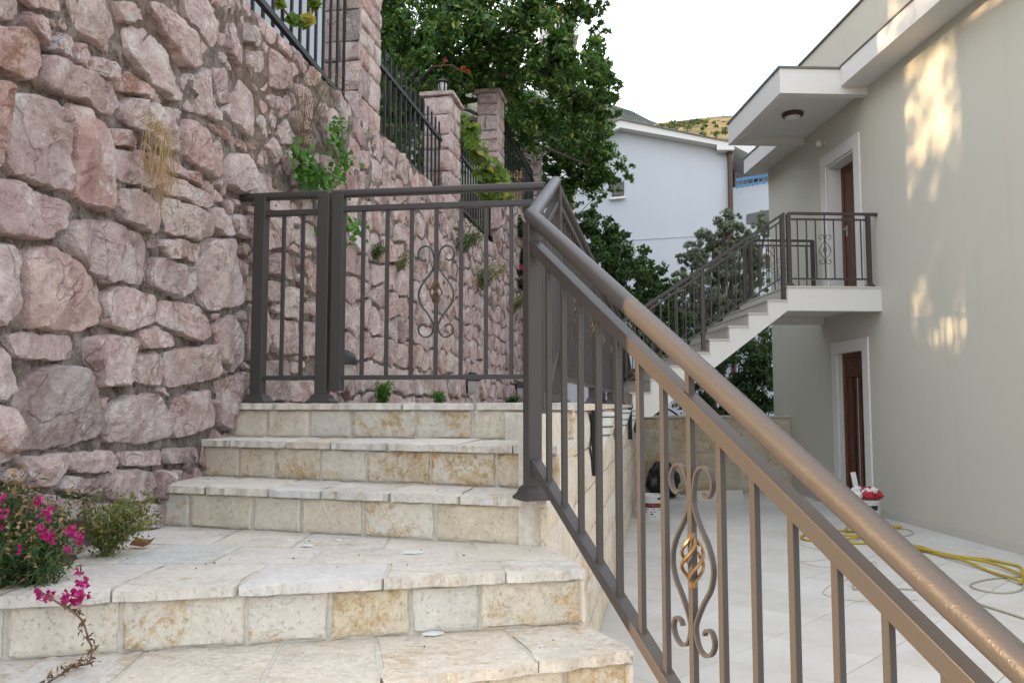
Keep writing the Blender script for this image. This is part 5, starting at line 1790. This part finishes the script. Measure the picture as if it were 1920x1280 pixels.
for px, py, n in spikes:
    d = 2.14 if py < 1050 else 2.02
    P = []
    for _ in range(n):
        c = at_y(px + rg_.gauss(0, 5), py + rg_.gauss(0, 5), d + rg_.gauss(0, 0.02))
        for _ in range(7):
            P.append(tuple(c + Vector((rg_.gauss(0, .0048), rg_.gauss(0, .0048), rg_.gauss(0, .0055)))))
    leaf_cloud('flower', P, np.full(len(P), 0.0135), M['petal_pink'], sp_, 60 + nf, 0.85, 0.1, fold=0.5)
    nf += 1
P = []
for t_ in tips:
    c = t_[-1]
    for _ in range(12):
        P.append(tuple(c + Vector((rg_.gauss(0, .006), rg_.gauss(0, .006), rg_.gauss(0, .022)))))
leaf_cloud('seed_heads', P, np.full(len(P), 0.014), M['seed_head'], sp_, 99, 0.7)['kind'] = 'stuff'
# trailing dry stem over the riser
trl = [(70, 1105, 2.03), (110, 1130, 2.0), (135, 1145, 1.98), (155, 1165, 1.97), (165, 1195, 1.96), (172, 1215, 1.955), (168, 1240, 1.945)]
pts = [at_y(px, py, d) for px, py, d in trl]
l5 = SZ[5] + 0.012
pts += [at_z(px, py, l5) for px, py in ((160, 1245), (135, 1250), (118, 1262), (95, 1276), (85, 1292))]
ts_ = thing('trailing_stem', tuple(at_z(160, 1245, SZ[5])), 'brown trailing stem hanging over the riser below the snapdragon', 'plant')
cp = catmull(pts, 5)
MB().tube(cp, 0.0024, 6).build('stem', M['stem_brown'], ts_)
P = []
for p in cp[6:]:
    for _ in range(2):
        P.append(tuple(p + Vector((rg_.gauss(0, .009), rg_.gauss(0, .006), abs(rg_.gauss(0, .008))))))
leaf_cloud('dry_leaves', P, np.full(len(P), 0.02), M['leaf_brown'], ts_, 7, 0.28)
# low shrub beside the steps and the dry leaf
def weed(name, px, py, wall_n, n, h, spread, mat, label, leaf=0.02, per=9, aspect=0.4, lean=Vector((0, 0, 0)), droop=0, stem='stem_green', base=None, seed=1, r=0.002):
    rg2 = random.Random(seed)
    if base is None:
        u, z = at_wall(px, py)
        base = wmap(u, z, wall_n)
    r_ = thing(name, tuple(base), label, 'plant')
    mb = MB()
    tp = stems(mb, base, n, h, spread, rg2, r, lean, droop)
    mb.build('stems', M[stem], r_)
    P = []
    for t_ in tp:
        for k, p in enumerate(t_[2:]):
            for _ in range(per):
                P.append(tuple(p + Vector((rg2.gauss(0, .016), rg2.gauss(0, .016), rg2.gauss(0, .014))) * (leaf / 0.02) ** 0.7))
    if P: leaf_cloud('leaves', P, np.full(len(P), leaf), M[mat], r_, seed, aspect)
    return r_
weed('low_shrub', 0, 0, 0, 34, 0.17, 0.13, 'leaf_weed', 'small olive green shrub at the wall foot beside the stone steps', base=Vector((-1.27, 2.62, SZ[4])), seed=31, per=7, lean=Vector((0.04, 0, 0)), leaf=0.018)
# fallen leaf
lf_c = at_z(268, 1026, SZ[4] + 0.004)
mb = MB()
out = [(-.045, -.012), (-.035, .012), (-.01, .02), (.02, .016), (.045, .004), (.03, -.012), (0, -.02), (-.03, -.022)]
top = [lf_c + Vector((x * 0.85, y * 1.1, 0.012 + 0.022 * abs(math.sin(i * 1.9)))) for i, (x, y) in enumerate(out)]
mid_ = lf_c + Vector((0, 0, 0.004))
mb.add(top + [mid_] + [p - Z * 0.0015 for p in top] + [mid_ - Z * 0.0015], [(i, (i + 1) % 8, 8) for i in range(8)] + [(9 + (i + 1) % 8, 9 + i, 17) for i in range(8)] + [(i, 9 + i, 9 + (i + 1) % 8, (i + 1) % 8) for i in range(8)])
tag(mb.build('fallen_leaf', M['dry_leaf'], None), 'curled brown leaf lying on the wide step', 'leaf')
# chips of plaster and grit on the steps
for i, (px, py, w_) in enumerate(((775, 1035, 0.035), (540, 1012, 0.02), (575, 1022, 0.022), (812, 1187, 0.03), (635, 1012, 0.012))):
    c = at_z(px, py, SZ[4] + 0.004 if py < 1100 else SZ[5] + 0.004)
    mb = MB()
    mb.prism([(c.x - w_, c.y - w_ * .3), (c.x + w_ * .2, c.y - w_ * .5), (c.x + w_, c.y + w_ * .1), (c.x - w_ * .2, c.y + w_ * .5)], c.z - 0.002, c.z + 0.004)
    tag(mb.build('plaster_chip', M['plaster_white'], None), ['torn white flake with a brown edge on the wide step', 'small white chip beside the wall end of the wide step', 'small pale chip near the middle of the wide step', 'grey flake lying on the step below the wide one', 'tiny white chip on the wide step by the riser'][i], 'chip')
rgd = random.Random(8)
mb = MB()
for i in range(30):
    s_i = rgd.choice((3, 4, 4, 4, 5))
    f = rgd.random(); k = rgd.random()
    l_, r_ = V2(EL[s_i]), V2(ER[s_i]); pl_, pr_ = V2(EL[s_i - 1]), V2(ER[s_i - 1])
    p = lerp(lerp(l_, r_, f), lerp(pl_, pr_, f), 0.15 + 0.75 * k)
    s_ = rgd.uniform(0.001, 0.003)
    mb.box((p.x, p.y, SZ[s_i] + s_ * 0.8), (s_, s_ * rgd.uniform(.5, 1.5), s_ * .7), (Vector((math.cos(i), math.sin(i), 0)), Vector((-math.sin(i), math.cos(i), 0)), Z))
tag(mb.build('grit', M['soil'], None), 'scattered dark grit and crumbs on the steps', None, None, 'stuff')

# straw tuft hanging from the wall
u, z = at_wall(250, 246)
b0 = wmap(u, z, 0.09)
tf = thing('straw_tuft', tuple(b0), 'dry straw coloured tuft hanging from a joint of the rubble wall', 'plant')
mb = MB()
rg2 = random.Random(3)
for i in range(60):
    dx = rg2.gauss(0.0, 0.055)
    ln = rg2.uniform(0.12, 0.34)
    p = b0 + U1 * dx
    pts = catmull([p + Z * 0.01, p + N1 * rg2.uniform(0.02, .07) + Z * rg2.uniform(-.01, .03), p + N1 * rg2.uniform(0.02, .06) + U1 * rg2.gauss(0.02, .03) - Z * ln * 0.5, p + N1 * rg2.uniform(0.0, .05) + U1 * rg2.gauss(0.05, .045) - Z * ln], 3)
    mb.tube(pts, 0.0009, 3, cap=False)
mb.build('blades', M['straw'], tf, fix=False)
# wispy weeds, ivy and small wall plants
weed('wispy_weed', 560, 300, 0.05, 26, 0.50, 0.22, 'leaf_weed', 'wispy pale weed fanning up the wall over the ivy', per=3, leaf=0.013, lean=N2 * 0.16 - U2 * 0.12, stem='stem_brown', seed=41, r=0.0015)
def ivy(name, pxs, label, n, leaf, mat, seed, spread=14, sconst=0.10):
    rg2 = random.Random(seed)
    P = []
    pts = []
    for px, py in pxs:
        u, z = at_wall(px, py)
        pts.append(wmap(u, z, 0.085))
    r_ = thing(name, tuple(pts[0]), label, 'plant')
    MB().tube(catmull(pts, 4), 0.004, 5).build('stem', M['stem_brown'], r_)
    for _ in range(n):
        k = rg2.randrange(len(pxs) - 1)
        f = rg2.random()
        px = pxs[k][0] + (pxs[k + 1][0] - pxs[k][0]) * f + rg2.gauss(0, spread)
        py = pxs[k][1] + (pxs[k + 1][1] - pxs[k][1]) * f + rg2.gauss(0, spread)
        u, z = at_wall(px, py)
        P.append(tuple(wmap(u, z, sconst + abs(rg2.gauss(0, 0.03)))))
    outw = np.tile(np.array([0.9, -0.6, 0.3]), (len(P), 1))
    leaf_cloud('leaves', P, np.full(len(P), leaf), M[mat], r_, seed, 0.85, 0.1, outw=outw)
ivy('ivy', [(612, 235), (606, 270), (618, 300), (600, 335), (560, 330), (540, 310), (575, 350), (600, 380), (590, 430), (628, 420), (640, 445)], 'bright green ivy strand climbing the wall behind the gate post', 400, 0.046, 'leaf_ivy', 51, 11)
ivy('ivy', [(528, 280), (545, 300), (560, 325), (555, 345)], 'short ivy shoot on the wall beside the wispy weed', 110, 0.045, 'leaf_ivy', 52, 9)
weed('wall_weed', 700, 488, 0.05, 14, 0.12, 0.08, 'leaf_hedge', 'small green weed in a joint left of the gate scroll', per=5, leaf=0.02, lean=N2 * 0.05, seed=61)
weed('wall_weed', 742, 510, 0.05, 12, 0.14, 0.06, 'leaf_weed', 'yellowish weed in a joint beside the gate scroll', per=5, leaf=0.02, lean=N2 * 0.05, seed=62)
weed('wall_weed', 895, 545, 0.08, 26, 0.30, 0.24, 'leaf_weed', 'broad pale green weed on the wall right of the gate scroll', per=5, leaf=0.03, lean=N2 * 0.1, seed=63)
weed('wall_weed', 855, 478, 0.08, 24, 0.34, 0.24, 'leaf_hedge', 'dark weed with pink blossom on the wall over the gate scroll', per=5, leaf=0.03, lean=N2 * 0.1, seed=64)
weed('wall_weed', 955, 590, 0.08, 20, 0.30, 0.2, 'leaf_weed', 'weed high on the far part of the rubble wall', per=5, leaf=0.03, lean=N2 * 0.1, seed=65)
weed('floor_weed', 0, 0, 0, 26, 0.16, 0.07, 'leaf_ivy', 'green weed growing at the landing foot of the wall under the gate', base=wmap(at_wall(690, 752)[0], LZ - 0.02, 0.14), per=8, leaf=0.02, seed=66)
weed('floor_weed', 0, 0, 0, 12, 0.12, 0.06, 'leaf_ivy', 'small weed at the foot of the wall under the gate scroll', base=wmap(at_wall(800, 752)[0], LZ - 0.02, 0.14), per=6, leaf=0.022, seed=67)
weed('floor_weed', 0, 0, 0, 16, 0.12, 0.12, 'leaf_hedge', 'weed at the far foot of the wall beside the hooded lamp', base=wmap(at_wall(945, 752)[0], LZ - 0.02, 0.14), per=6, leaf=0.03, seed=68)
# flowering bush hanging at the far end of the wall
B1 = [(985, 430, 12.6, 34, 900), (985, 480, 12.6, 30, 800), (990, 530, 12.4, 26, 700), (1000, 570, 12.4, 24, 500), (1010, 440, 12.8, 30, 600), (1040, 480, 12.8, 34, 700), (1060, 540, 12.8, 36, 700)]
tree('hanging_bush', wmap(8.6, 1.41, 0.35), px_clumps(B1), 0.07, 'leaf_dark', 'dark bush with pink blossom hanging over the far end of the rubble wall', 'bush', seed=71, r0=0.04, height=0.6, sub=8)
hb_ = bpy.data.objects['hanging_bush']
P = []
for px, py in ((992, 425), (985, 450), (998, 470), (990, 405), (978, 500)):
    c = at_y(px, py, 12.0)
    for _ in range(8): P.append(tuple(c + Vector((rg_.gauss(0, .03), rg_.gauss(0, .03), rg_.gauss(0, .03)))))
leaf_cloud('blossom', P, np.full(len(P), 0.05), M['petal_pink'], hb_, 5, 0.8)
# grape vine over the fence, and the odd leaves on the first panel
def vine(name, lst, label, leaf, seed, dn_=0.12):
    rs2 = np.random.RandomState(seed)
    c0 = at_y(*lst[0][:3])
    r_ = thing(name, tuple(c0), label, 'plant')
    pts = [at_y(px, py, d) for px, py, d, r, n in lst]
    MB().tube(catmull(pts, 4), 0.007, 5).build('stem', M['stem_brown'], r_)
    P = []
    for px, py, d, r, n in lst:
        p, o = blob(rs2, at_y(px, py, d), r * d / F, n, 0.1, 1.0)
        P.append(p)
    P = np.concatenate(P)
    outw = np.tile(np.array([0.3, -0.9, 0.2]), (len(P), 1))
    leaf_cloud('leaves', P, np.full(len(P), leaf), M['leaf_vine'], r_, seed, 0.95, 0.2, outw=outw, fold=0.12)
vine('grape_vine', [(872, 225, 9.0, 14, 18), (885, 245, 9.2, 22, 40), (900, 285, 9.3, 26, 55), (912, 320, 9.3, 30, 70), (935, 330, 9.4, 22, 40), (920, 360, 9.3, 26, 50), (945, 365, 9.4, 24, 40), (880, 265, 9.1, 14, 20)], 'yellow green grape vine hanging between the lantern pillars', 0.105, 81)
vine('grape_vine', [(522, 5, 4.75, 10, 7), (548, 36, 4.8, 8, 5), (576, 42, 4.85, 12, 8), (590, 8, 4.85, 12, 8)], 'few yellowing grape leaves on the fence before the tall pillar', 0.085, 82)
P = []
rs2 = np.random.RandomState(5)
os_ = [(835, 114), (868, 128), (876, 136)]
of = thing('orange_flowers', tuple(at_y(860, 130, 9.3)), 'small orange blossoms showing in the dark leaves by the lantern', 'plant')
for px, py in os_:
    p, o = blob(rs2, at_y(px, py, 9.6), 0.045, 16, 0.1)
    P.append(p)
leaf_cloud('petals', np.concatenate(P), np.full(16 * len(os_), 0.035), M['petal_orange'], of, 6, 0.6)
MB().tube([at_y(812, 125, 9.62), at_y(845, 122, 9.64), at_y(880, 140, 9.62)], 0.006, 5).build('stem', M['stem_brown'], of)

# ------------------------------------------------------------------ things left in the yard
def text_mesh(s, size):
    cu = bpy.data.curves.new('lettering', 'FONT')
    cu.body = s
    cu.size = size
    cu.align_x = 'CENTER'
    o = bpy.data.objects.new('lettering', cu)
    COL.objects.link(o)
    dg = bpy.context.evaluated_depsgraph_get()
    me = bpy.data.meshes.new_from_object(o.evaluated_get(dg))
    bpy.data.objects.remove(o)
    bpy.data.curves.remove(cu)
    V = [(v.co.x, v.co.y) for v in me.vertices]
    Fc = [tuple(p.vertices) for p in me.polygons]
    bpy.data.meshes.remove(me)
    return V, Fc
def bucket(c, r0, r1, h, name, label):
    r = thing(name, tuple(c), label, 'bucket')
    MB().lathe([(r0, 0), (r1, h * 0.94), (r1 + 0.012, h * 0.94), (r1 + 0.012, h), (r1 - 0.006, h), (r0 - 0.006, 0.02)], c, 36).build('pail', M['white_plastic'], r, smooth=False)
    MB().lathe([(r1 + 0.004, h * 0.80), (r1 + 0.009, h * 0.80), (r1 + 0.010, h * 0.82), (r1 + 0.004, h * 0.82)], c, 36).build('rim_ring', M['white_plastic'], r)
    def rad(z): return r0 + (r1 - r0) * z / (h * 0.94)
    def wrap(V, Fc, z0, a0, off, nm, mat):
        mb = MB()
        for x, y in V:
            z = z0 + y
            q = rad(z) + off
            a = a0 + x / q
            mb.v.append(Vector(c) + Vector((q * math.cos(a), q * math.sin(a), z)))
        mb.f = Fc
        mb.build(nm, mat, r, fix=False)
    return r, wrap
def strip(w_, h_, n=14):
    V = [(-w_ / 2 + w_ * i / n, y) for y in (0, h_) for i in range(n + 1)]
    return V, [(i, i + 1, i + n + 2, i + n + 1) for i in range(n)]
bc = at_z(1223, 972, 0.0); bc.z = 0
b1, wrap = bucket(bc, 0.125, 0.15, 0.30, 'paint_bucket', 'white paint bucket with a dark lettered band beside the terrace wall')
fa = math.atan2(-bc.y, -bc.x)
wrap(*strip(0.30, 0.055), 0.150, fa, 0.0015, 'label_band', M['dark_plastic'])
V, Fc = text_mesh('ELEMENT', 0.055)
wrap(V, Fc, 0.158, fa, 0.003, 'lettering', M['red_print'])
rg2 = random.Random(4)
for k in range(16):
    V, Fc = strip(rg2.uniform(0.01, 0.05), rg2.uniform(0.006, 0.022), 3)
    wrap(V, Fc, rg2.uniform(0.02, 0.27), fa + rg2.uniform(-0.9, 0.9), 0.0016 + 0.0001 * k, 'smudge', M[rg2.choice(('dark_plastic', 'grey_plastic', 'soil'))])
# black sack slumped behind it
def lump(c, rx, ry, rz, seed, amp, n=26, m=18, folds=7):
    mb = MB()
    for j in range(m + 1):
        th = math.pi * j / m
        for i in range(n):
            an = 2 * math.pi * i / n
            d = Vector((math.cos(an) * math.sin(th), math.sin(an) * math.sin(th), math.cos(th)))
            k = 1 + amp * noise.noise(d * 2.2 + Vector((seed, 0, 0))) + amp * 0.5 * noise.noise(d * 6 + Vector((0, seed, 0))) + amp * 0.3 * math.sin(an * folds + 3 * d.z)
            p = Vector((d.x * rx * k, d.y * ry * k, d.z * rz * k))
            p.z = max(p.z, -rz * 0.82)
            mb.v.append(Vector(c) + p)
    for j in range(m):
        for i in range(n):
            a, b = j * n + i, j * n + (i + 1) % n
            mb.f.append((a, b, b + n, a + n))
    return mb
bgc = at_z(1243, 932, 0.0); 
bag = lump((bgc.x, bgc.y, 0.24), 0.24, 0.22, 0.29, 3, 0.25)
tag(bag.build('rubbish_sack', M['bin_liner'], None, smooth=True), 'slumped black plastic sack behind the paint bucket', 'sack')
sc_ = at_z(1226, 928, 0.0); sc_.z = 0
tag(MB().slab([Vector((sc_.x - 0.20, sc_.y + 0.42, 0.0)), Vector((sc_.x + 0.28, sc_.y + 0.42, 0.0)), Vector((sc_.x + 0.30, sc_.y + 0.55, 0.52)), Vector((sc_.x + 0.12, sc_.y + 0.58, 0.66)), Vector((sc_.x - 0.20, sc_.y + 0.56, 0.60))], (0, 0.03, 0.004)).build('leaning_board', M['offcut_stone'], None), 'pale broken board leaning on the low wall behind the black sack', 'board')
p0 = at_z(1310, 941, 0.0); p1_ = at_z(1396, 939, 0.0)
tag(MB().slab([p0, p1_, p1_ + Vector((0.0, 0.10, 0.15)), p0 + Vector((-0.03, 0.10, 0.15))], (0, 0.03, 0.0)).build('stone_offcut', M['offcut_stone'], None, bevel=0.004), 'long white stone offcut lying at the foot of the low wall', 'offcut')
# bucket of red mesh bags by the house door
bc = at_z(1628, 980, 0.0); bc.z = 0
b2, wrap = bucket(bc, 0.125, 0.15, 0.28, 'paint_bucket', 'white paint bucket beside the house door, heaped with red plastic')
fa = math.atan2(-bc.y, -bc.x)
wrap(*strip(0.26, 0.008), 0.205, fa, 0.0016, 'label_line', M['dark_plastic'])
wrap(*strip(0.085, 0.055), 0.165, fa + 0.55, 0.0022, 'label_block', M['dark_plastic'])
wrap(*strip(0.05, 0.006), 0.045, fa + 0.55, 0.0022, 'label_line', M['dark_plastic'])
V, Fc = strip(0.05, 0.05, 6)
mb = MB()
for k in range(20):
    a = 6.283 * k / 20
    for q in (0.019, 0.024):
        mb.v.append(Vector((q * math.cos(a), q * math.sin(a), 0)))
V = [(p.x, p.y) for p in mb.v]; Fc = [(2 * k, 2 * k + 1, (2 * k + 3) % 40, (2 * k + 2) % 40) for k in range(20)]
wrap(V, Fc, 0.10, fa + 0.6, 0.0024, 'label_ring', M['red_print'])
fb = thing('plastic_bag', tuple(bc + Z * 0.27), 'crumpled clear bag of red plastic heaped on the bucket by the door', 'bag')
rg2 = random.Random(12)
for i in range(9):
    an = i * 2.4
    k = 0.11 * math.sqrt((i + 0.3) / 9)
    cc = bc + Vector((math.cos(an) * k + 0.02, math.sin(an) * k, 0.30 + 0.075 * (1 - k / 0.12) + rg2.uniform(0, .03)))
    lump(cc, 0.07, 0.065, 0.05, i * 3.1, 0.45, 14, 9, 4).build('red_scrap', M['red_plastic'], fb, smooth=True)
for i in range(7):
    cc = bc + Vector((rg2.uniform(-.16, .05), rg2.uniform(-.1, -.02), 0.31 + rg2.uniform(0, .10)))
    lump(cc, 0.055, 0.03, 0.035, 40 + i * 1.7, 0.6, 12, 8, 3).build('film_fold', M['plastic_film'], fb, smooth=True)
MB().beam(bc + Vector((-0.10, 0.02, 0.28)), bc + Vector((-0.15, 0.04, 0.60)), 0.06, 0.012, up=Vector((0, 1, 0))).build('white_lath', M['white_plastic'], fb)

# yellow hose, grey cable, thin wire on the floor
def ground_line(lst, z):
    return [Vector((at_z(px, py, z).x, at_z(px, py, z).y, z + dz)) for px, py, dz in lst]
hz = 0.014
hose = [(1662, 995, 0), (1640, 996, 0), (1600, 996, 0), (1570, 994, 0), (1530, 997, 0), (1506, 1003, 0), (1504, 1009, 0), (1525, 1013, 0), (1570, 1013, .01), (1608, 1010, .02), (1605, 1002, .03), (1588, 998, .03), (1592, 993, .035), (1620, 993, .03), (1640, 1000, .02), (1625, 1008, .02), (1580, 1006, .02), (1560, 1004, 0.02), (1590, 1016, 0), (1640, 1018, 0), (1690, 1020, 0), (1725, 1024, 0), (1760, 1036, 0), (1800, 1043, 0), (1850, 1048, 0), (1885, 1055, 0), (1912, 1062, 0), (1918, 1075, 0), (1915, 1092, 0), (1905, 1090, 0.02), (1860, 1072, 0), (1800, 1052, 0.02), (1740, 1034, 0), (1700, 1024, 0.02), (1720, 1030, 0.02), (1790, 1046, 0.02), (1860, 1060, 0.02), (1930, 1084, 0.01), (1990, 1105, 0)]
ho = thing('garden_hose', tuple(ground_line([(1700, 1020, 0)], 0)[0]), 'yellow garden hose coiled and doubled along the house wall', 'hose')
MB().tube(catmull(ground_line(hose, hz), 6), 0.0125, 10).build('hose_tube', M['hose_yellow'], ho, smooth=True)
q = ground_line([(1663, 990, 0.012), (1690, 989, 0.012)], hz)
MB().tube(q, [0.016, 0.02], 10).build('connector', M['hose_yellow'], ho)
ccable = [(1685, 990, 0), (1705, 993, 0), (1712, 999, 0), (1700, 1004, 0), (1670, 1006, 0), (1650, 1005, 0), (1620, 1030, 0), (1605, 1080, 0), (1600, 1102, 0), (1620, 1102, 0), (1690, 1103, 0), (1745, 1108, 0), (1790, 1117, 0), (1850, 1136, 0), (1930, 1162, 0), (1990, 1185, 0)]
cb_ = thing('electric_cable', tuple(ground_line([(1750, 1108, 0)], 0)[0]), 'thin grey cable trailing across the yard tiles toward the hose', 'cable')
MB().tube(catmull(ground_line(ccable[7:], 0.009), 6), 0.008, 8).build('cable', M['cable_grey'], cb_, smooth=True)
c2 = thing('electric_cable', tuple(ground_line([(1690, 1000, 0)], 0)[0]), 'short looped grey cable behind the hose connector', 'cable')
MB().tube(catmull(ground_line(ccable[:6], 0.007), 6), 0.006, 8).build('cable', M['cable_grey'], c2, smooth=True)
c3 = thing('electric_cable', tuple(ground_line([(1860, 1100, 0)], 0)[0]), 'round loop of grey cable beside the doubled hose', 'cable')
loop = [(1950, 1078, 0), (1900, 1081, 0), (1855, 1085, 0), (1825, 1092, 0), (1820, 1098, 0), (1840, 1106, 0), (1880, 1111, 0), (1912, 1106, 0), (1922, 1095, 0.02), (1926, 1080, 0.03), (1935, 1070, 0.02)]
MB().tube(catmull(ground_line(loop, 0.008), 6), 0.007, 8).build('cable', M['cable_grey'], c3, smooth=True)
wr = thing('thin_wire', tuple(ground_line([(1560, 1100, 0)], 0)[0]), 'hair thin brown wire curling over the yard tiles', 'wire')
wire = [(1470, 1000, 0), (1500, 1020, 0), (1550, 1035, 0), (1560, 1045, 0), (1520, 1052, 0), (1490, 1050, 0), (1540, 1062, 0), (1610, 1062, 0), (1640, 1052, 0), (1640, 1065, 0), (1590, 1085, 0), (1560, 1095, 0), (1543, 1110, 0), (1560, 1118, 0), (1600, 1125, 0), (1660, 1128, 0), (1720, 1124, 0)]
MB().tube(catmull(ground_line(wire, 0.004), 6), 0.0022, 5).build('wire', M['wire_brown'], wr)
